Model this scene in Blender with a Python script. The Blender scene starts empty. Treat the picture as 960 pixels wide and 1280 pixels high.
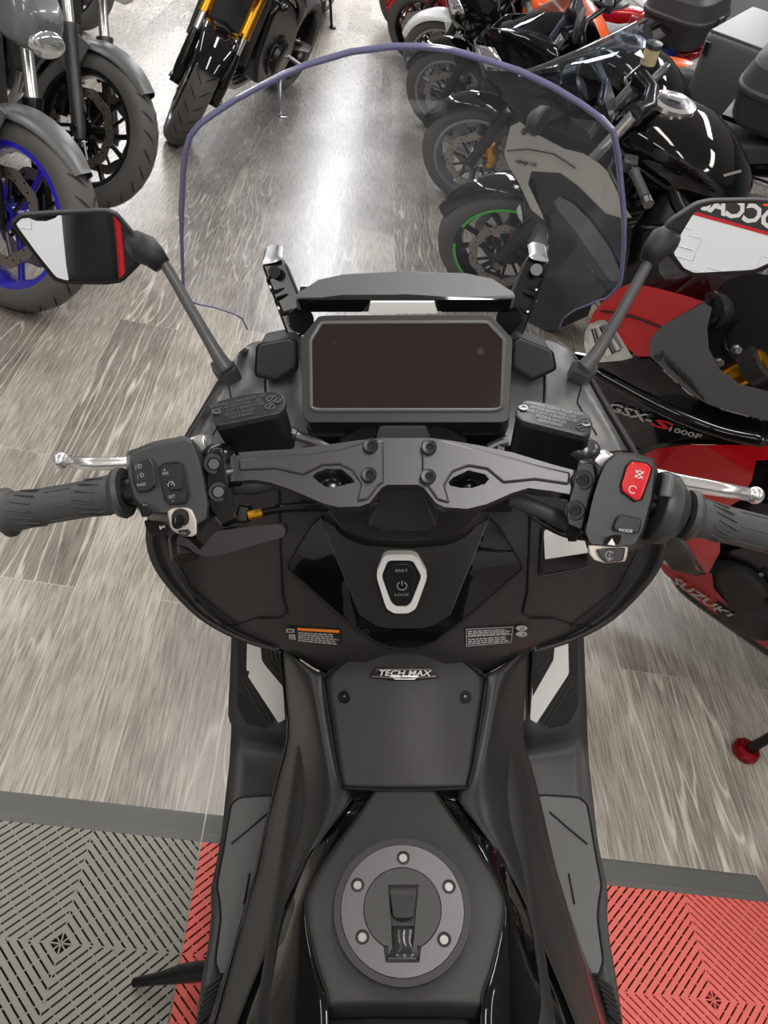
import bpy, bmesh, math, random
from mathutils import Vector, Matrix
random.seed(7)
SC = bpy.context.scene
COL = SC.collection
V = Vector
# ------------------------------------------------------------------ camera (solved from the floor tiles: 0.40 m squares, floor z = 0)
CAMR = Matrix(((0.9754047, 0.0036807, 0.2203907), (0.1672215, -0.6637706, -0.7290031), (0.1436056, 0.7479271, -0.6480605)))  # rows: right, down, forward
CAMC = V((0.2159, -0.5236, 1.5371))
FPX = 1000.0
def ray(px, py):
    return CAMR.transposed() @ V(((px - 480) / FPX, (py - 640) / FPX, 1.0))
def W(px, py, z):
    r = ray(px, py); return CAMC + r * ((z - CAMC.z) / r.z)
# scooter frame: leans to its left on the side stand
_xb = (CAMR[0] - CAMR[2] * 0.026).normalized()
_yb = V((-_xb.y, _xb.x, 0)).normalized()
_zb = _xb.cross(_yb)
BH = CAMC.z / _zb.z
BORG = CAMC - _zb * BH
BM = Matrix(((_xb.x, _yb.x, _zb.x, BORG.x), (_xb.y, _yb.y, _zb.y, BORG.y), (_xb.z, _yb.z, _zb.z, BORG.z), (0, 0, 0, 1)))
def hit(M, px, py, ax, val):
    """Point of frame M seen at a pixel of the photograph on the plane local[ax] = val."""
    I = M.inverted(); o = I @ CAMC; r = I.to_3x3() @ ray(px, py)
    return o + r * ((val - o[ax]) / r[ax])
_bi = BM.inverted().to_3x3()
def B(px, py, z=None, y=None, d=None, x=None):
    r = _bi @ ray(px, py); c = V((0, 0, BH))
    if z is not None: t = (z - BH) / r.z
    elif y is not None: t = y / r.y
    elif x is not None: t = x / r.x
    else: t = d
    return c + r * t
def mirx(p): return V((-p.x, p.y, p.z))

# ------------------------------------------------------------------ materials
MATS = {}
def srgb(c):
    return tuple(((x / 12.92) if x <= 0.04045 else ((x + 0.055) / 1.055) ** 2.4) for x in c)
def rgb(r, g, b): return srgb((r / 255, g / 255, b / 255)) + (1,)
def mat(name, col, rough=0.5, metal=0.0, bump=0.0, bscale=300, coat=0.0, emit=0.0, spec=None, var=0.0, vscale=20):
    if name in MATS: return MATS[name]
    m = bpy.data.materials.new(name); m.use_nodes = True
    n = m.node_tree.nodes; l = m.node_tree.links; p = n['Principled BSDF']
    if len(col) == 3: col = tuple(col) + (1,)
    p.inputs['Base Color'].default_value = col
    p.inputs['Roughness'].default_value = rough; p.inputs['Metallic'].default_value = metal
    if coat: p.inputs['Coat Weight'].default_value = coat; p.inputs['Coat Roughness'].default_value = 0.04
    if spec is not None: p.inputs['Specular IOR Level'].default_value = spec
    if emit: p.inputs['Emission Color'].default_value = col; p.inputs['Emission Strength'].default_value = emit
    tc = n.new('ShaderNodeTexCoord')
    if var:
        nz = n.new('ShaderNodeTexNoise'); nz.inputs['Scale'].default_value = vscale; nz.inputs['Detail'].default_value = 5
        mr = n.new('ShaderNodeMapRange'); mr.inputs['To Min'].default_value = rough - var; mr.inputs['To Max'].default_value = rough + var
        l.new(tc.outputs['Object'], nz.inputs['Vector']); l.new(nz.outputs['Fac'], mr.inputs['Value']); l.new(mr.outputs['Result'], p.inputs['Roughness'])
    if bump:
        nz = n.new('ShaderNodeTexNoise'); nz.inputs['Scale'].default_value = bscale; nz.inputs['Detail'].default_value = 2
        b = n.new('ShaderNodeBump'); b.inputs['Strength'].default_value = bump; b.inputs['Distance'].default_value = 0.001
        l.new(tc.outputs['Object'], nz.inputs['Vector']); l.new(nz.outputs['Fac'], b.inputs['Height']); l.new(b.outputs['Normal'], p.inputs['Normal'])
    MATS[name] = m
    return m
M_MATTE = mat('matte black plastic', (0.024, 0.0232, 0.0235), 0.46, bump=0.25, bscale=900, var=0.06)
M_SATIN = mat('satin dark grey paint', (0.105, 0.108, 0.112), 0.4, bump=0.1, bscale=1200, var=0.04, metal=0.2)
M_COWL = mat('matt grey cowl paint', (0.19, 0.193, 0.195), 0.42, var=0.05, metal=0.3)
M_TRIM = mat('soft black trim', (0.012, 0.012, 0.013), 0.55, bump=0.2, bscale=700)
M_GLOSS = mat('gloss piano black', (0.004, 0.004, 0.005), 0.05)
M_RUBBER = mat('black rubber', (0.05, 0.052, 0.053), 0.5, bump=0.15, bscale=500)
M_MAT = mat('grey rubber mat', (0.115, 0.116, 0.113), 0.55, bump=0.3, bscale=400, var=0.06)
M_CAST = mat('grey cast metal', (0.088, 0.088, 0.093), 0.33, metal=0.65, bump=0.08, bscale=1500)
M_BLKMET = mat('black painted metal', (0.008, 0.008, 0.009), 0.22, metal=0.2)
M_SWITCH = mat('switch box plastic', (0.036, 0.039, 0.041), 0.4, bump=0.15, bscale=1100)
M_BUTTON = mat('button plastic', (0.013, 0.0135, 0.015), 0.33)
M_CHROME = mat('polished aluminium', (0.9, 0.9, 0.91), 0.22, metal=0.85)
M_ALU = mat('brushed aluminium', (0.55, 0.55, 0.56), 0.32, metal=1.0, bump=0.1, bscale=600)
M_STEEL = mat('bolt steel', (0.2, 0.2, 0.21), 0.32, metal=1.0)
M_DKSTEEL = mat('dark socket bolt', (0.035, 0.035, 0.037), 0.3, metal=0.7)
M_DARK = mat('recess black', (0.002, 0.002, 0.002), 0.7)
M_WHITE = mat('white print', (0.8, 0.8, 0.8), 0.5)
M_GREYPRINT = mat('grey print', (0.42, 0.42, 0.42), 0.5)
M_ORANGE = mat('orange print', rgb(235, 125, 30), 0.5)
M_REDBTN = mat('red switch', rgb(215, 25, 40), 0.22, coat=0.6)
M_RED = mat('candy red paint', rgb(185, 12, 24), 0.18, coat=0.8, metal=0.25)
M_SCREEN = mat('dark display glass', (0.016, 0.009, 0.0085), 0.06, coat=0.5)  # faint red in the base colour imitates a brownish reflection
M_PLATE = mat('glare white plate', (0.96, 0.96, 0.95), 0.3, metal=0.1)  # near-white base: reflected light of the polished parts put into the colour
M_TANK = mat('grained black tank cover', (0.055, 0.055, 0.054), 0.48, bump=0.9, bscale=1100)
M_CAPRING = mat('satin grey cap ring', (0.21, 0.21, 0.22), 0.34, metal=0.8, bump=0.08, bscale=1500)
M_CAP = mat('grained cap lid', (0.065, 0.065, 0.064), 0.42, bump=0.5, bscale=1400)
M_GOLD = mat('gold anodised fork', rgb(222, 160, 40), 0.25, metal=0.9)
M_SILVER = mat('silver grey paint', (0.5, 0.485, 0.455), 0.3, metal=0.5, coat=0.4)
M_BLUE = mat('blue wheel paint', rgb(38, 30, 175), 0.25, coat=0.6)
M_TYRE = mat('tyre rubber', (0.09, 0.088, 0.083), 0.65, bump=0.2, bscale=200, var=0.08)
M_TYREG = mat('tyre groove', (0.006, 0.006, 0.006), 0.8)
M_DISC = mat('brake disc steel', (0.33, 0.30, 0.27), 0.33, metal=0.9)
M_GREYPL = mat('mid grey plastic', (0.10, 0.105, 0.11), 0.42, metal=0.1)
M_GREEN = mat('green rim stripe', rgb(70, 190, 60), 0.4)
M_WHITEP = mat('white paint', (0.75, 0.76, 0.77), 0.25, coat=0.5)
M_ORANGEP = mat('orange paint', rgb(240, 95, 20), 0.25, coat=0.5)
M_REDLENS = mat('red tail lens', rgb(150, 10, 18), 0.12, coat=1.0)
M_BLUEP = mat('blue paint', rgb(30, 80, 200), 0.25, coat=0.5)
M_CASE = mat('textured case plastic', (0.035, 0.037, 0.038), 0.5, bump=0.3, bscale=600)
M_LENS = mat('clear headlamp lens', (0.62, 0.64, 0.66), 0.08, metal=0.75, coat=1.0)
M_DISP2 = mat('grey gauge face', (0.06, 0.06, 0.065), 0.3)

def thin_glass(name, tint, refl=0.06, rough=0.0, haze=0.0):
    m = bpy.data.materials.new(name); m.use_nodes = True
    n = m.node_tree.nodes; l = m.node_tree.links; n.clear()
    o = n.new('ShaderNodeOutputMaterial'); mx = n.new('ShaderNodeMixShader'); t = n.new('ShaderNodeBsdfTransparent'); g = n.new('ShaderNodeBsdfGlossy')
    fr = n.new('ShaderNodeLayerWeight'); fr.inputs['Blend'].default_value = 0.18
    ma = n.new('ShaderNodeMath'); ma.operation = 'MULTIPLY_ADD'; ma.inputs[1].default_value = 0.5; ma.inputs[2].default_value = refl
    t.inputs['Color'].default_value = tint; g.inputs['Roughness'].default_value = rough; g.inputs['Color'].default_value = (0.9, 0.92, 1, 1)
    l.new(fr.outputs['Fresnel'], ma.inputs[0]); l.new(ma.outputs[0], mx.inputs[0]); l.new(t.outputs[0], mx.inputs[1]); l.new(g.outputs[0], mx.inputs[2]); last = mx
    if haze:   # pale diffuse mix: veil of ceiling reflections put into the colour
        df = n.new('ShaderNodeBsdfDiffuse'); df.inputs['Color'].default_value = (0.62, 0.67, 0.78, 1); m2 = n.new('ShaderNodeMixShader'); m2.inputs[0].default_value = haze
        l.new(mx.outputs[0], m2.inputs[1]); l.new(df.outputs[0], m2.inputs[2]); last = m2
    l.new(last.outputs[0], o.inputs[0])
    MATS[name] = m; return m
M_GLASS = thin_glass('clear screen', (0.88, 0.9, 0.94, 1), 0.05, 0.05, 0.07)
M_GLASS2 = thin_glass('smoked clear screen', (0.62, 0.68, 0.78, 1), 0.08, 0.02)
M_EDGE = mat('screen edge acrylic', (0.16, 0.16, 0.30), 0.2, coat=0.6)

# ------------------------------------------------------------------ mesh builder
class MB:
    def __init__(s): s.bm = bmesh.new(); s.mi = 0
    def vv(s, pts): return [s.bm.verts.new(p) for p in pts]
    def face(s, vs):
        try:
            f = s.bm.faces.new(vs); f.material_index = s.mi; return f
        except ValueError: return None
    def rings(s, rings, closed=True, cap=True):
        R = [s.vv(r) for r in rings]; n = len(R[0])
        for a, b in zip(R[:-1], R[1:]):
            for i in range(n if closed else n - 1):
                s.face((a[i], a[(i + 1) % n], b[(i + 1) % n], b[i]))
        if cap and closed:
            s.face(R[0][::-1]); s.face(R[-1])
        return R
    def grid(s, rows): return s.rings(rows, closed=False, cap=False)
    def box(s, c, size, rot=None, taper=1.0):
        x, y, z = (k / 2 for k in size); c = V(c)
        M = rot if rot is not None else Matrix.Identity(3)
        lo = [M @ V(p) + c for p in ((-x, -y, -z), (x, -y, -z), (x, y, -z), (-x, y, -z))]
        hi = [M @ V((p[0] * taper, p[1] * taper, z)) + c for p in ((-x, -y), (x, -y), (x, y), (-x, y))]
        s.rings([lo, hi]); return s
    def tube(s, path, r, n=12, closed=False, cap=True):
        P = [V(p) for p in path]; k = len(P)
        rs = r if isinstance(r, (list, tuple)) else [r] * k
        t0 = (P[1] - P[0]).normalized(); up = V((0, 0, 1)) if abs(t0.z) < 0.9 else V((1, 0, 0))
        nrm = (up - t0 * up.dot(t0)).normalized(); out = []
        for i in range(k):
            if closed: t = (P[(i + 1) % k] - P[i - 1]).normalized()
            elif i == 0: t = (P[1] - P[0]).normalized()
            elif i == k - 1: t = (P[-1] - P[-2]).normalized()
            else: t = ((P[i + 1] - P[i]).normalized() + (P[i] - P[i - 1]).normalized()).normalized()
            nrm = (nrm - t * nrm.dot(t)).normalized(); bn = t.cross(nrm)
            out.append([P[i] + (nrm * math.cos(a) + bn * math.sin(a)) * rs[i] for a in (2 * math.pi * j / n for j in range(n))])
        if closed: out.append(out[0]); s.rings(out, cap=False)
        else: s.rings(out, cap=cap)
        return s
    def cyl(s, a, b, r, n=20, r2=None): return s.tube([a, b], [r, r if r2 is None else r2], n)
    def lathe(s, prof, c, axis, n=32, closed=False):
        """prof: (radius, height along axis)."""
        c = V(c); a = V(axis).normalized(); u = a.orthogonal().normalized(); w = a.cross(u)
        rings = [[c + a * h + (u * math.cos(t) + w * math.sin(t)) * r for r, h in prof] for t in (2 * math.pi * i / n for i in range(n))]
        rings.append(rings[0]); R = [s.vv(r) for r in rings[:-1]]; R.append(R[0]); m = len(prof)
        for p, q in zip(R[:-1], R[1:]):
            for i in range(m if closed else m - 1): s.face((p[i], p[(i + 1) % m], q[(i + 1) % m], q[i]))
        return s
    def poly(s, pts, vec, holes=()):
        """Flat outline extruded by vec, holes cut through."""
        vec = V(vec) if not isinstance(vec, (int, float)) else None
        loops = [[V(p) for p in pts]] + [[V(p) for p in h] for h in holes]
        if not holes:
            top = s.vv(loops[0]); bot = s.vv([p + vec for p in loops[0]])
            s.face(top); s.face(bot[::-1]); n = len(top)
            for i in range(n): s.face((top[i], bot[i], bot[(i + 1) % n], top[(i + 1) % n]))
            return s
        for off in (V((0, 0, 0)), vec):
            es = []
            for L in loops:
                vs = s.vv([p + off for p in L])
                es += [s.bm.edges.new((vs[i], vs[(i + 1) % len(vs)])) for i in range(len(vs))]
            g = bmesh.ops.triangle_fill(s.bm, use_beauty=True, use_dissolve=False, edges=es)
            for f in g['geom']:
                if isinstance(f, bmesh.types.BMFace): f.material_index = s.mi
        for L in loops:
            s.rings([L, [p + vec for p in L]], cap=False)
        return s
    def ball(s, c, r, sc=(1, 1, 1), n=16, m=10):
        c = V(c); rings = []
        for i in range(1, m):
            t = math.pi * i / m
            rings.append([c + V((r * sc[0] * math.sin(t) * math.cos(2 * math.pi * j / n), r * sc[1] * math.sin(t) * math.sin(2 * math.pi * j / n), r * sc[2] * math.cos(t))) for j in range(n)])
        s.rings(rings); return s
    def text(s, body, c, xd, yd, size, depth=0.0004, font_shear=0.0, sx=1.0, align='CENTER', bold=0.0):
        cu = bpy.data.curves.new('t', 'FONT'); cu.body = body; cu.size = 1.0; cu.align_x = align; cu.align_y = 'CENTER'; cu.shear = font_shear; cu.offset = bold; cu.resolution_u = 2
        ob = bpy.data.objects.new('t', cu); me = bpy.data.meshes.new_from_object(ob)
        xd = V(xd).normalized(); yd = V(yd); yd = (yd - xd * yd.dot(xd)).normalized(); nz = xd.cross(yd); c = V(c)
        vs = [s.bm.verts.new(c + xd * (v.co.x * size * sx) + yd * (v.co.y * size) + nz * depth) for v in me.vertices]
        for p in me.polygons: s.face([vs[i] for i in p.vertices])
        bpy.data.objects.remove(ob); bpy.data.meshes.remove(me); bpy.data.curves.remove(cu)
        return s
    def build(s, name, m, parent=None, bevel=0, sub=0, solid=0, angle=35, seg=2, weld=False):
        bm = s.bm
        if weld: bmesh.ops.remove_doubles(bm, verts=bm.verts, dist=weld if weld is not True else 1e-5)
        bmesh.ops.recalc_face_normals(bm, faces=bm.faces)
        if solid:   # open shells: outer side is the one that faces up and towards the rider
            bm.normal_update(); e = sum(f.normal.dot(V((0, 0, BH)) - f.calc_center_median()) * f.calc_area() for f in bm.faces)
            if e < 0: bmesh.ops.reverse_faces(bm, faces=bm.faces)
        me = bpy.data.meshes.new(name); bm.to_mesh(me); bm.free()
        for mm in (m if isinstance(m, (list, tuple)) else [m]): me.materials.append(mm)
        me.shade_smooth()
        if angle < 180: me.set_sharp_from_angle(angle=math.radians(angle))
        o = bpy.data.objects.new(name, me); COL.objects.link(o)
        if parent is not None: o.parent = parent
        if solid:
            k = o.modifiers.new('solid', 'SOLIDIFY'); k.thickness = solid; k.offset = -1
        if bevel:
            k = o.modifiers.new('bevel', 'BEVEL'); k.width = bevel; k.segments = seg; k.limit_method = 'ANGLE'; k.angle_limit = math.radians(30); k.harden_normals = False
        if sub:
            k = o.modifiers.new('sub', 'SUBSURF'); k.levels = sub; k.render_levels = sub
        return o
def tag(o, label=None, cat=None, group=None, kind=None):
    for k, v in (('label', label), ('category', cat), ('group', group), ('kind', kind)):
        if v: o[k] = v
    return o
def thing(name, label, cat, M=None, group=None):
    o = bpy.data.objects.new(name, None); COL.objects.link(o); o.empty_display_size = 0.1
    if M is not None: o.matrix_world = M
    return tag(o, label, cat, group)
def rounded(pts, r=0.3, n=4):
    """Round an outline's corners: each corner replaced by a short quadratic arc."""
    P = [V(p) for p in pts]; out = []; k = len(P)
    for i in range(k):
        a, b, c = P[i - 1], P[i], P[(i + 1) % k]
        p0 = b.lerp(a, min(r, 0.49)); p1 = b.lerp(c, min(r, 0.49))
        for j in range(n + 1):
            t = j / n; out.append(p0 * (1 - t) ** 2 + b * 2 * t * (1 - t) + p1 * t * t)
    return out
def scaled(pts, f):
    c = sum((V(p) for p in pts), V()) / len(pts); return [c + (V(p) - c) * f for p in pts]
def smooth_path(pts, n=6):
    """Catmull-Rom through the points."""
    P = [V(p) for p in pts]; out = []
    for i in range(len(P) - 1):
        a = P[max(i - 1, 0)]; b = P[i]; c = P[i + 1]; d = P[min(i + 2, len(P) - 1)]
        for j in range(n):
            t = j / n
            out.append(0.5 * ((2 * b) + (c - a) * t + (2 * a - 5 * b + 4 * c - d) * t * t + (3 * b - a - 3 * c + d) * t ** 3))
    out.append(P[-1]); return out
# ================================================================== ROOM
def floor_material():
    m = bpy.data.materials.new('grey brushed oak planks'); m.use_nodes = True
    n = m.node_tree.nodes; l = m.node_tree.links; p = n['Principled BSDF']
    tc = n.new('ShaderNodeTexCoord')
    def N(t, **k):
        q = n.new(t)
        for a, b in k.items(): q.inputs[a].default_value = b
        return q
    def math_(op, a, b=None, c=None):
        q = n.new('ShaderNodeMath'); q.operation = op
        for i, v in enumerate((a, b, c)):
            if v is None: continue
            if isinstance(v, (int, float)): q.inputs[i].default_value = v
            else: l.new(v, q.inputs[i])
        return q.outputs[0]
    sep = n.new('ShaderNodeSeparateXYZ'); l.new(tc.outputs['Object'], sep.inputs[0])
    cw = n.new('ShaderNodeCombineXYZ'); l.new(sep.outputs['Y'], cw.inputs['X']); l.new(sep.outputs['X'], cw.inputs['Y'])
    br = n.new('ShaderNodeTexBrick'); l.new(cw.outputs[0], br.inputs['Vector'])
    br.inputs['Scale'].default_value = 1; br.inputs['Brick Width'].default_value = 1.25; br.inputs['Row Height'].default_value = 0.2
    br.inputs['Mortar Size'].default_value = 0.0011; br.inputs['Mortar Smooth'].default_value = 0.3; br.offset = 0.37; br.offset_frequency = 2
    br.inputs['Color1'].default_value = (0, 0, 0, 1); br.inputs['Color2'].default_value = (1, 1, 1, 1); br.inputs['Mortar'].default_value = (0.5, 0.5, 0.5, 1)
    # plank id -> random offset and tone
    ix = math_('FLOOR', math_('DIVIDE', sep.outputs['X'], 0.2))
    wn = n.new('ShaderNodeTexWhiteNoise'); wn.noise_dimensions = '2D'
    cid = n.new('ShaderNodeCombineXYZ'); l.new(ix, cid.inputs['X']); l.new(br.outputs['Color'], cid.inputs['Y']); l.new(cid.outputs[0], wn.inputs['Vector'])
    # grain coordinates: stretched along the plank, shifted per plank
    gx = math_('MULTIPLY', sep.outputs['X'], 1.0); gy = math_('MULTIPLY_ADD', sep.outputs['Y'], 0.085, math_('MULTIPLY', wn.outputs['Value'], 37.0))
    g = n.new('ShaderNodeCombineXYZ'); l.new(gx, g.inputs['X']); l.new(gy, g.inputs['Y']); l.new(math_('MULTIPLY', wn.outputs['Value'], 11.0), g.inputs['Z'])
    # cathedral figure: iso-lines of a smooth noise
    nz = N('ShaderNodeTexNoise', Scale=6.0, Detail=3.0, Roughness=0.45, Distortion=0.25); l.new(g.outputs[0], nz.inputs['Vector'])
    iso = math_('FRACT', math_('MULTIPLY', nz.outputs['Fac'], 17.0))
    vein = math_('POWER', math_('SUBTRACT', 1.0, math_('ABSOLUTE', math_('MULTIPLY_ADD', iso, 2.0, -1.0))), 1.0)
    rv = n.new('ShaderNodeValToRGB'); rv.color_ramp.elements[0].position = 0.0; rv.color_ramp.elements[0].color = (1, 1, 1, 1); rv.color_ramp.elements[1].position = 0.26; rv.color_ramp.elements[1].color = (0, 0, 0, 1); l.new(vein, rv.inputs[0])
    # fine fibres
    g2 = n.new('ShaderNodeCombineXYZ'); l.new(gx, g2.inputs['X']); l.new(math_('MULTIPLY_ADD', sep.outputs['Y'], 0.045, math_('MULTIPLY', wn.outputs['Value'], 5.0)), g2.inputs['Y'])
    nf = N('ShaderNodeTexNoise', Scale=210.0, Detail=3.0, Roughness=0.6); l.new(g2.outputs[0], nf.inputs['Vector'])
    g3 = n.new('ShaderNodeCombineXYZ'); l.new(gx, g3.inputs['X']); l.new(math_('MULTIPLY', sep.outputs['Y'], 0.35), g3.inputs['Y'])
    nb = N('ShaderNodeTexNoise', Scale=7.0, Detail=6.0, Roughness=0.65); l.new(g3.outputs[0], nb.inputs['Vector'])
    nm = N('ShaderNodeTexNoise', Scale=2.2, Detail=3.0); l.new(g.outputs[0], nm.inputs['Vector'])
    tone = math_('MULTIPLY_ADD', wn.outputs['Value'], 0.26, 0.06)
    tone = math_('ADD', tone, math_('MULTIPLY', nb.outputs['Fac'], 0.62)); tone = math_('ADD', tone, math_('MULTIPLY_ADD', nf.outputs['Fac'], 0.8, -0.40))
    tone = math_('ADD', tone, math_('MULTIPLY_ADD', nm.outputs['Fac'], 0.5, -0.2))
    msk = n.new('ShaderNodeValToRGB'); msk.color_ramp.elements[0].position = 0.40; msk.color_ramp.elements[1].position = 0.55; l.new(nm.outputs['Fac'], msk.inputs[0])
    tone = math_('ADD', tone, math_('MULTIPLY', math_('MULTIPLY', rv.outputs['Color'], math_('MULTIPLY_ADD', msk.outputs['Color'], -0.40, 0.36)), 1.0))
    cr = n.new('ShaderNodeValToRGB'); e = cr.color_ramp.elements
    e[0].position = 0.18; e[0].color = rgb(92, 86, 80); e[1].position = 0.95; e[1].color = rgb(214, 208, 196)
    k = e.new(0.5); k.color = rgb(142, 135, 127)
    l.new(tone, cr.inputs[0])
    mx = n.new('ShaderNodeMixRGB'); l.new(br.outputs['Fac'], mx.inputs['Fac']); l.new(cr.outputs['Color'], mx.inputs['Color1']); mx.inputs['Color2'].default_value = rgb(190, 186, 176)
    l.new(mx.outputs[0], p.inputs['Base Color'])
    ro = math_('MULTIPLY_ADD', nf.outputs['Fac'], 0.12, 0.22); l.new(ro, p.inputs['Roughness'])
    p.inputs['Specular IOR Level'].default_value = 0.6
    bp = n.new('ShaderNodeBump'); bp.inputs['Strength'].default_value = 0.12; bp.inputs['Distance'].default_value = 0.0015; l.new(tone, bp.inputs['Height']); l.new(bp.outputs[0], p.inputs['Normal'])
    return m
def slab(name, a, b, m):
    mb = MB(); c = (V(a) + V(b)) / 2; mb.box(c, [abs(b[i] - a[i]) for i in range(3)]); o = mb.build(name, m, angle=20); o['kind'] = 'structure'; return o
M_WALL = mat('white painted wall', (0.78, 0.78, 0.77), 0.7, bump=0.1, bscale=60)
M_CEIL = mat('white ceiling board', (0.8, 0.8, 0.79), 0.8, bump=0.1, bscale=40)
slab('floor', (-5, -3.2, -0.1), (6, 17, 0), floor_material())
slab('ceiling', (-5, -3.2, 3.3), (6, 17, 3.4), M_CEIL)
slab('wall_back', (-5, -3.3, 0), (6, -3.2, 3.3), M_WALL)
slab('wall_front', (-5, 17, 0), (6, 17.1, 3.3), M_WALL)
slab('wall_left', (-5.1, -3.2, 0), (-5, 17, 3.3), mat('dark display wall', (0.12, 0.12, 0.12), 0.7))
slab('wall_right', (6, -3.2, 0), (6.1, 17, 3.3), MATS['dark display wall'])

# ---- lights: rows of ceiling strips
def area(loc, sx, sy, power, col=(1, 0.97, 0.93)):
    li = bpy.data.lights.new('ceiling strip', 'AREA'); li.shape = 'RECTANGLE'; li.size = sx; li.size_y = sy; li.energy = power; li.color = col
    o = bpy.data.objects.new('ceiling_strip_light', li); COL.objects.link(o); o.location = loc
for x, w in ((-2.6, 1.0), (0.35, 1.0), (3.3, 1.0)):
    for y in (-1.6, 1.6, 4.8, 8.0, 11.2, 14.4):
        p = 33 if y < 6 else 62
        area((x, y, 3.25), 0.28, 2.2, p * w, (1, 0.965, 0.92) if y < 3 else (0.97, 0.98, 1))
wd = bpy.data.worlds.new('World'); SC.world = wd; wd.use_nodes = True
wd.node_tree.nodes['Background'].inputs['Color'].default_value = (0.9, 0.95, 1, 1); wd.node_tree.nodes['Background'].inputs['Strength'].default_value = 0.3
SC.view_settings.view_transform = 'Standard'; SC.view_settings.look = 'None'; SC.view_settings.exposure = 0.35

# ---- floor mat: ribbed drainage tiles, 40 cm, one object each, and ramp edge strips
M_TGREY = mat('grey tile plastic', rgb(138, 136, 126), 0.5, bump=0.2, bscale=200, var=0.08)
M_TRED = mat('red tile plastic', rgb(222, 102, 93), 0.48, bump=0.2, bscale=200, var=0.08)
M_RAMP = mat('dark grey ramp plastic', rgb(92, 93, 90), 0.5, bump=0.2, bscale=200, var=0.08)
M_UNDER = mat('tile shadow gap', (0.006, 0.005, 0.005), 0.8)
def clip(poly, s):
    def cut(P, ax, lim, sgn):
        out = []
        for i in range(len(P)):
            a, b = P[i - 1], P[i]; da = (lim - a[ax]) * sgn; db = (lim - b[ax]) * sgn
            if (da >= 0) != (db >= 0):
                t = da / (da - db); out.append((a[0] + (b[0] - a[0]) * t, a[1] + (b[1] - a[1]) * t))
            if db >= 0: out.append(b)
        return out
    for ax in (0, 1):
        poly = cut(poly, ax, 0.0, -1)
        if len(poly) < 3: return poly
        poly = cut(poly, ax, s, 1)
        if len(poly) < 3: return poly
    return poly
def tile_mesh():
    mb = MB(); hs = 0.1985; T = 0.014; p = 0.2 / 11; g = 0.0046
    def add(poly, qx, qy, z):
        poly = clip(poly, hs)
        if len(poly) < 3: return
        pts = [V((a * qx, b * qy, z)) for a, b in poly]
        mb.poly(pts, V((0, 0, -0.006)))
    for qx in (1, -1):
        for qy in (1, -1):
            c = p * 0.9
            add([(0, 0), (p * .25, 0), (0, p * .25)], qx, qy, T)
            k = 0
            while c < 2 * hs + p:
                a, b = c + g / 2, c + p - g / 2
                add([(a, 0), (b, 0), (0, b), (0, a)] if a < 1 else [], qx, qy, T); c += p
            e = -0.21
            while e < 0.21:   # bridges across the gaps
                w = 0.0016
                add([(e + w + .4, .4 - 0 ), (e - w + .4, .4), (e - w, 0), (e + w, 0)], qx, qy, T - 0.0004); e += 0.042
            add([(0, 0), (0.0012, 0), (0.0012, hs), (0, hs)], qx, qy, T + 0.0002); add([(0, 0), (hs, 0), (hs, 0.0012), (0, 0.0012)], qx, qy, T + 0.0002)
    mb.mi = 1; mb.box((0, 0, 0.003), (2 * hs, 2 * hs, 0.003))
    return mb
for i, (m, lab) in enumerate(((M_TGREY, 'grey ribbed drainage floor tile left of the scooter'), (M_TRED, 'red ribbed floor tile next to the grey tile, mostly under the scooter footboard'),
                              (M_TRED, 'red ribbed floor tile hidden under the middle of the scooter'), (M_TRED, 'red ribbed floor tile right of the scooter'))):
    o = tile_mesh().build('floor_tile', [m, M_UNDER], angle=20); o.location = (0.4 * i, 0, 0); tag(o, lab, 'floor tile', 'ribbed drainage floor tiles')
for i, lab in enumerate(('dark grey ramp edge strip in front of the grey floor tile', 'dark grey ramp edge strip beginning beside the left footboard of the scooter', 'dark grey ramp edge strip under the scooter', 'dark grey ramp edge strip in front of the red tile on the right')):
    mb = MB(); x0, x1 = 0.4 * i - 0.1985, 0.4 * i + 0.1985; prof = [(0.199, 0.0), (0.199, 0.0135), (0.213, 0.0135)]
    for k in range(8): y = 0.215 + k * 0.0055; z = 0.0125 - k * 0.0014; prof += [(y, z), (y + 0.0035, z), (y + 0.0037, z - 0.0016), (y + 0.0052, z - 0.0016)]
    prof.append((0.262, 0.0))
    mb.rings([[V((x, y, z)) for y, z in prof] for x in (x0, x1)])
    tag(mb.build('ramp_edge_strip', M_RAMP, angle=20), lab, 'floor edging', 'ramp edge strips along the tiles')

# ---- banner on the wall behind the rider (seen in the mirrors)
BN = thing('wall_banner', 'white banner with black lettered band on the wall behind, reflected in the mirrors', 'banner', Matrix.Translation((1.3, -3.2, 0)))
mb = MB(); mb.box((0, .006, .80), (2.6, .008, .88)); mb.build('banner_cloth', mat('banner white', (.88, .90, .93), .5, emit=0), BN, angle=20)
mb = MB(); mb.box((0, .006, 1.40), (2.6, .0085, .30)); bb = mb.build('black_band', mat('banner black', (.03, .028, .03), .5), BN, angle=20)
mb = MB(); mb.box((0, .0065, 1.244), (2.6, .009, .016)); mb.build('red_line', mat('banner red', rgb(205, 25, 40), .5), BN, angle=20)
mb = MB(); mb.text('OCCASION', (.135, .0112, 1.307), (-1, 0, 0), (0, 0, 1), .118, sx=1.02, bold=.035); mb.build('banner_lettering', M_WHITE, bb)
mb = MB(); mb.text('www.', (.20, .0112, 1.385), (-1, 0, 0), (0, 0, 1), .05); mb.build('banner_lettering', M_WHITE, bb)
mb = MB(); mb.box((.36, .0112, 1.385), (.05, .002, .05)); mb.build('banner_square', M_ORANGEP, bb)
mb = MB()
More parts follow.
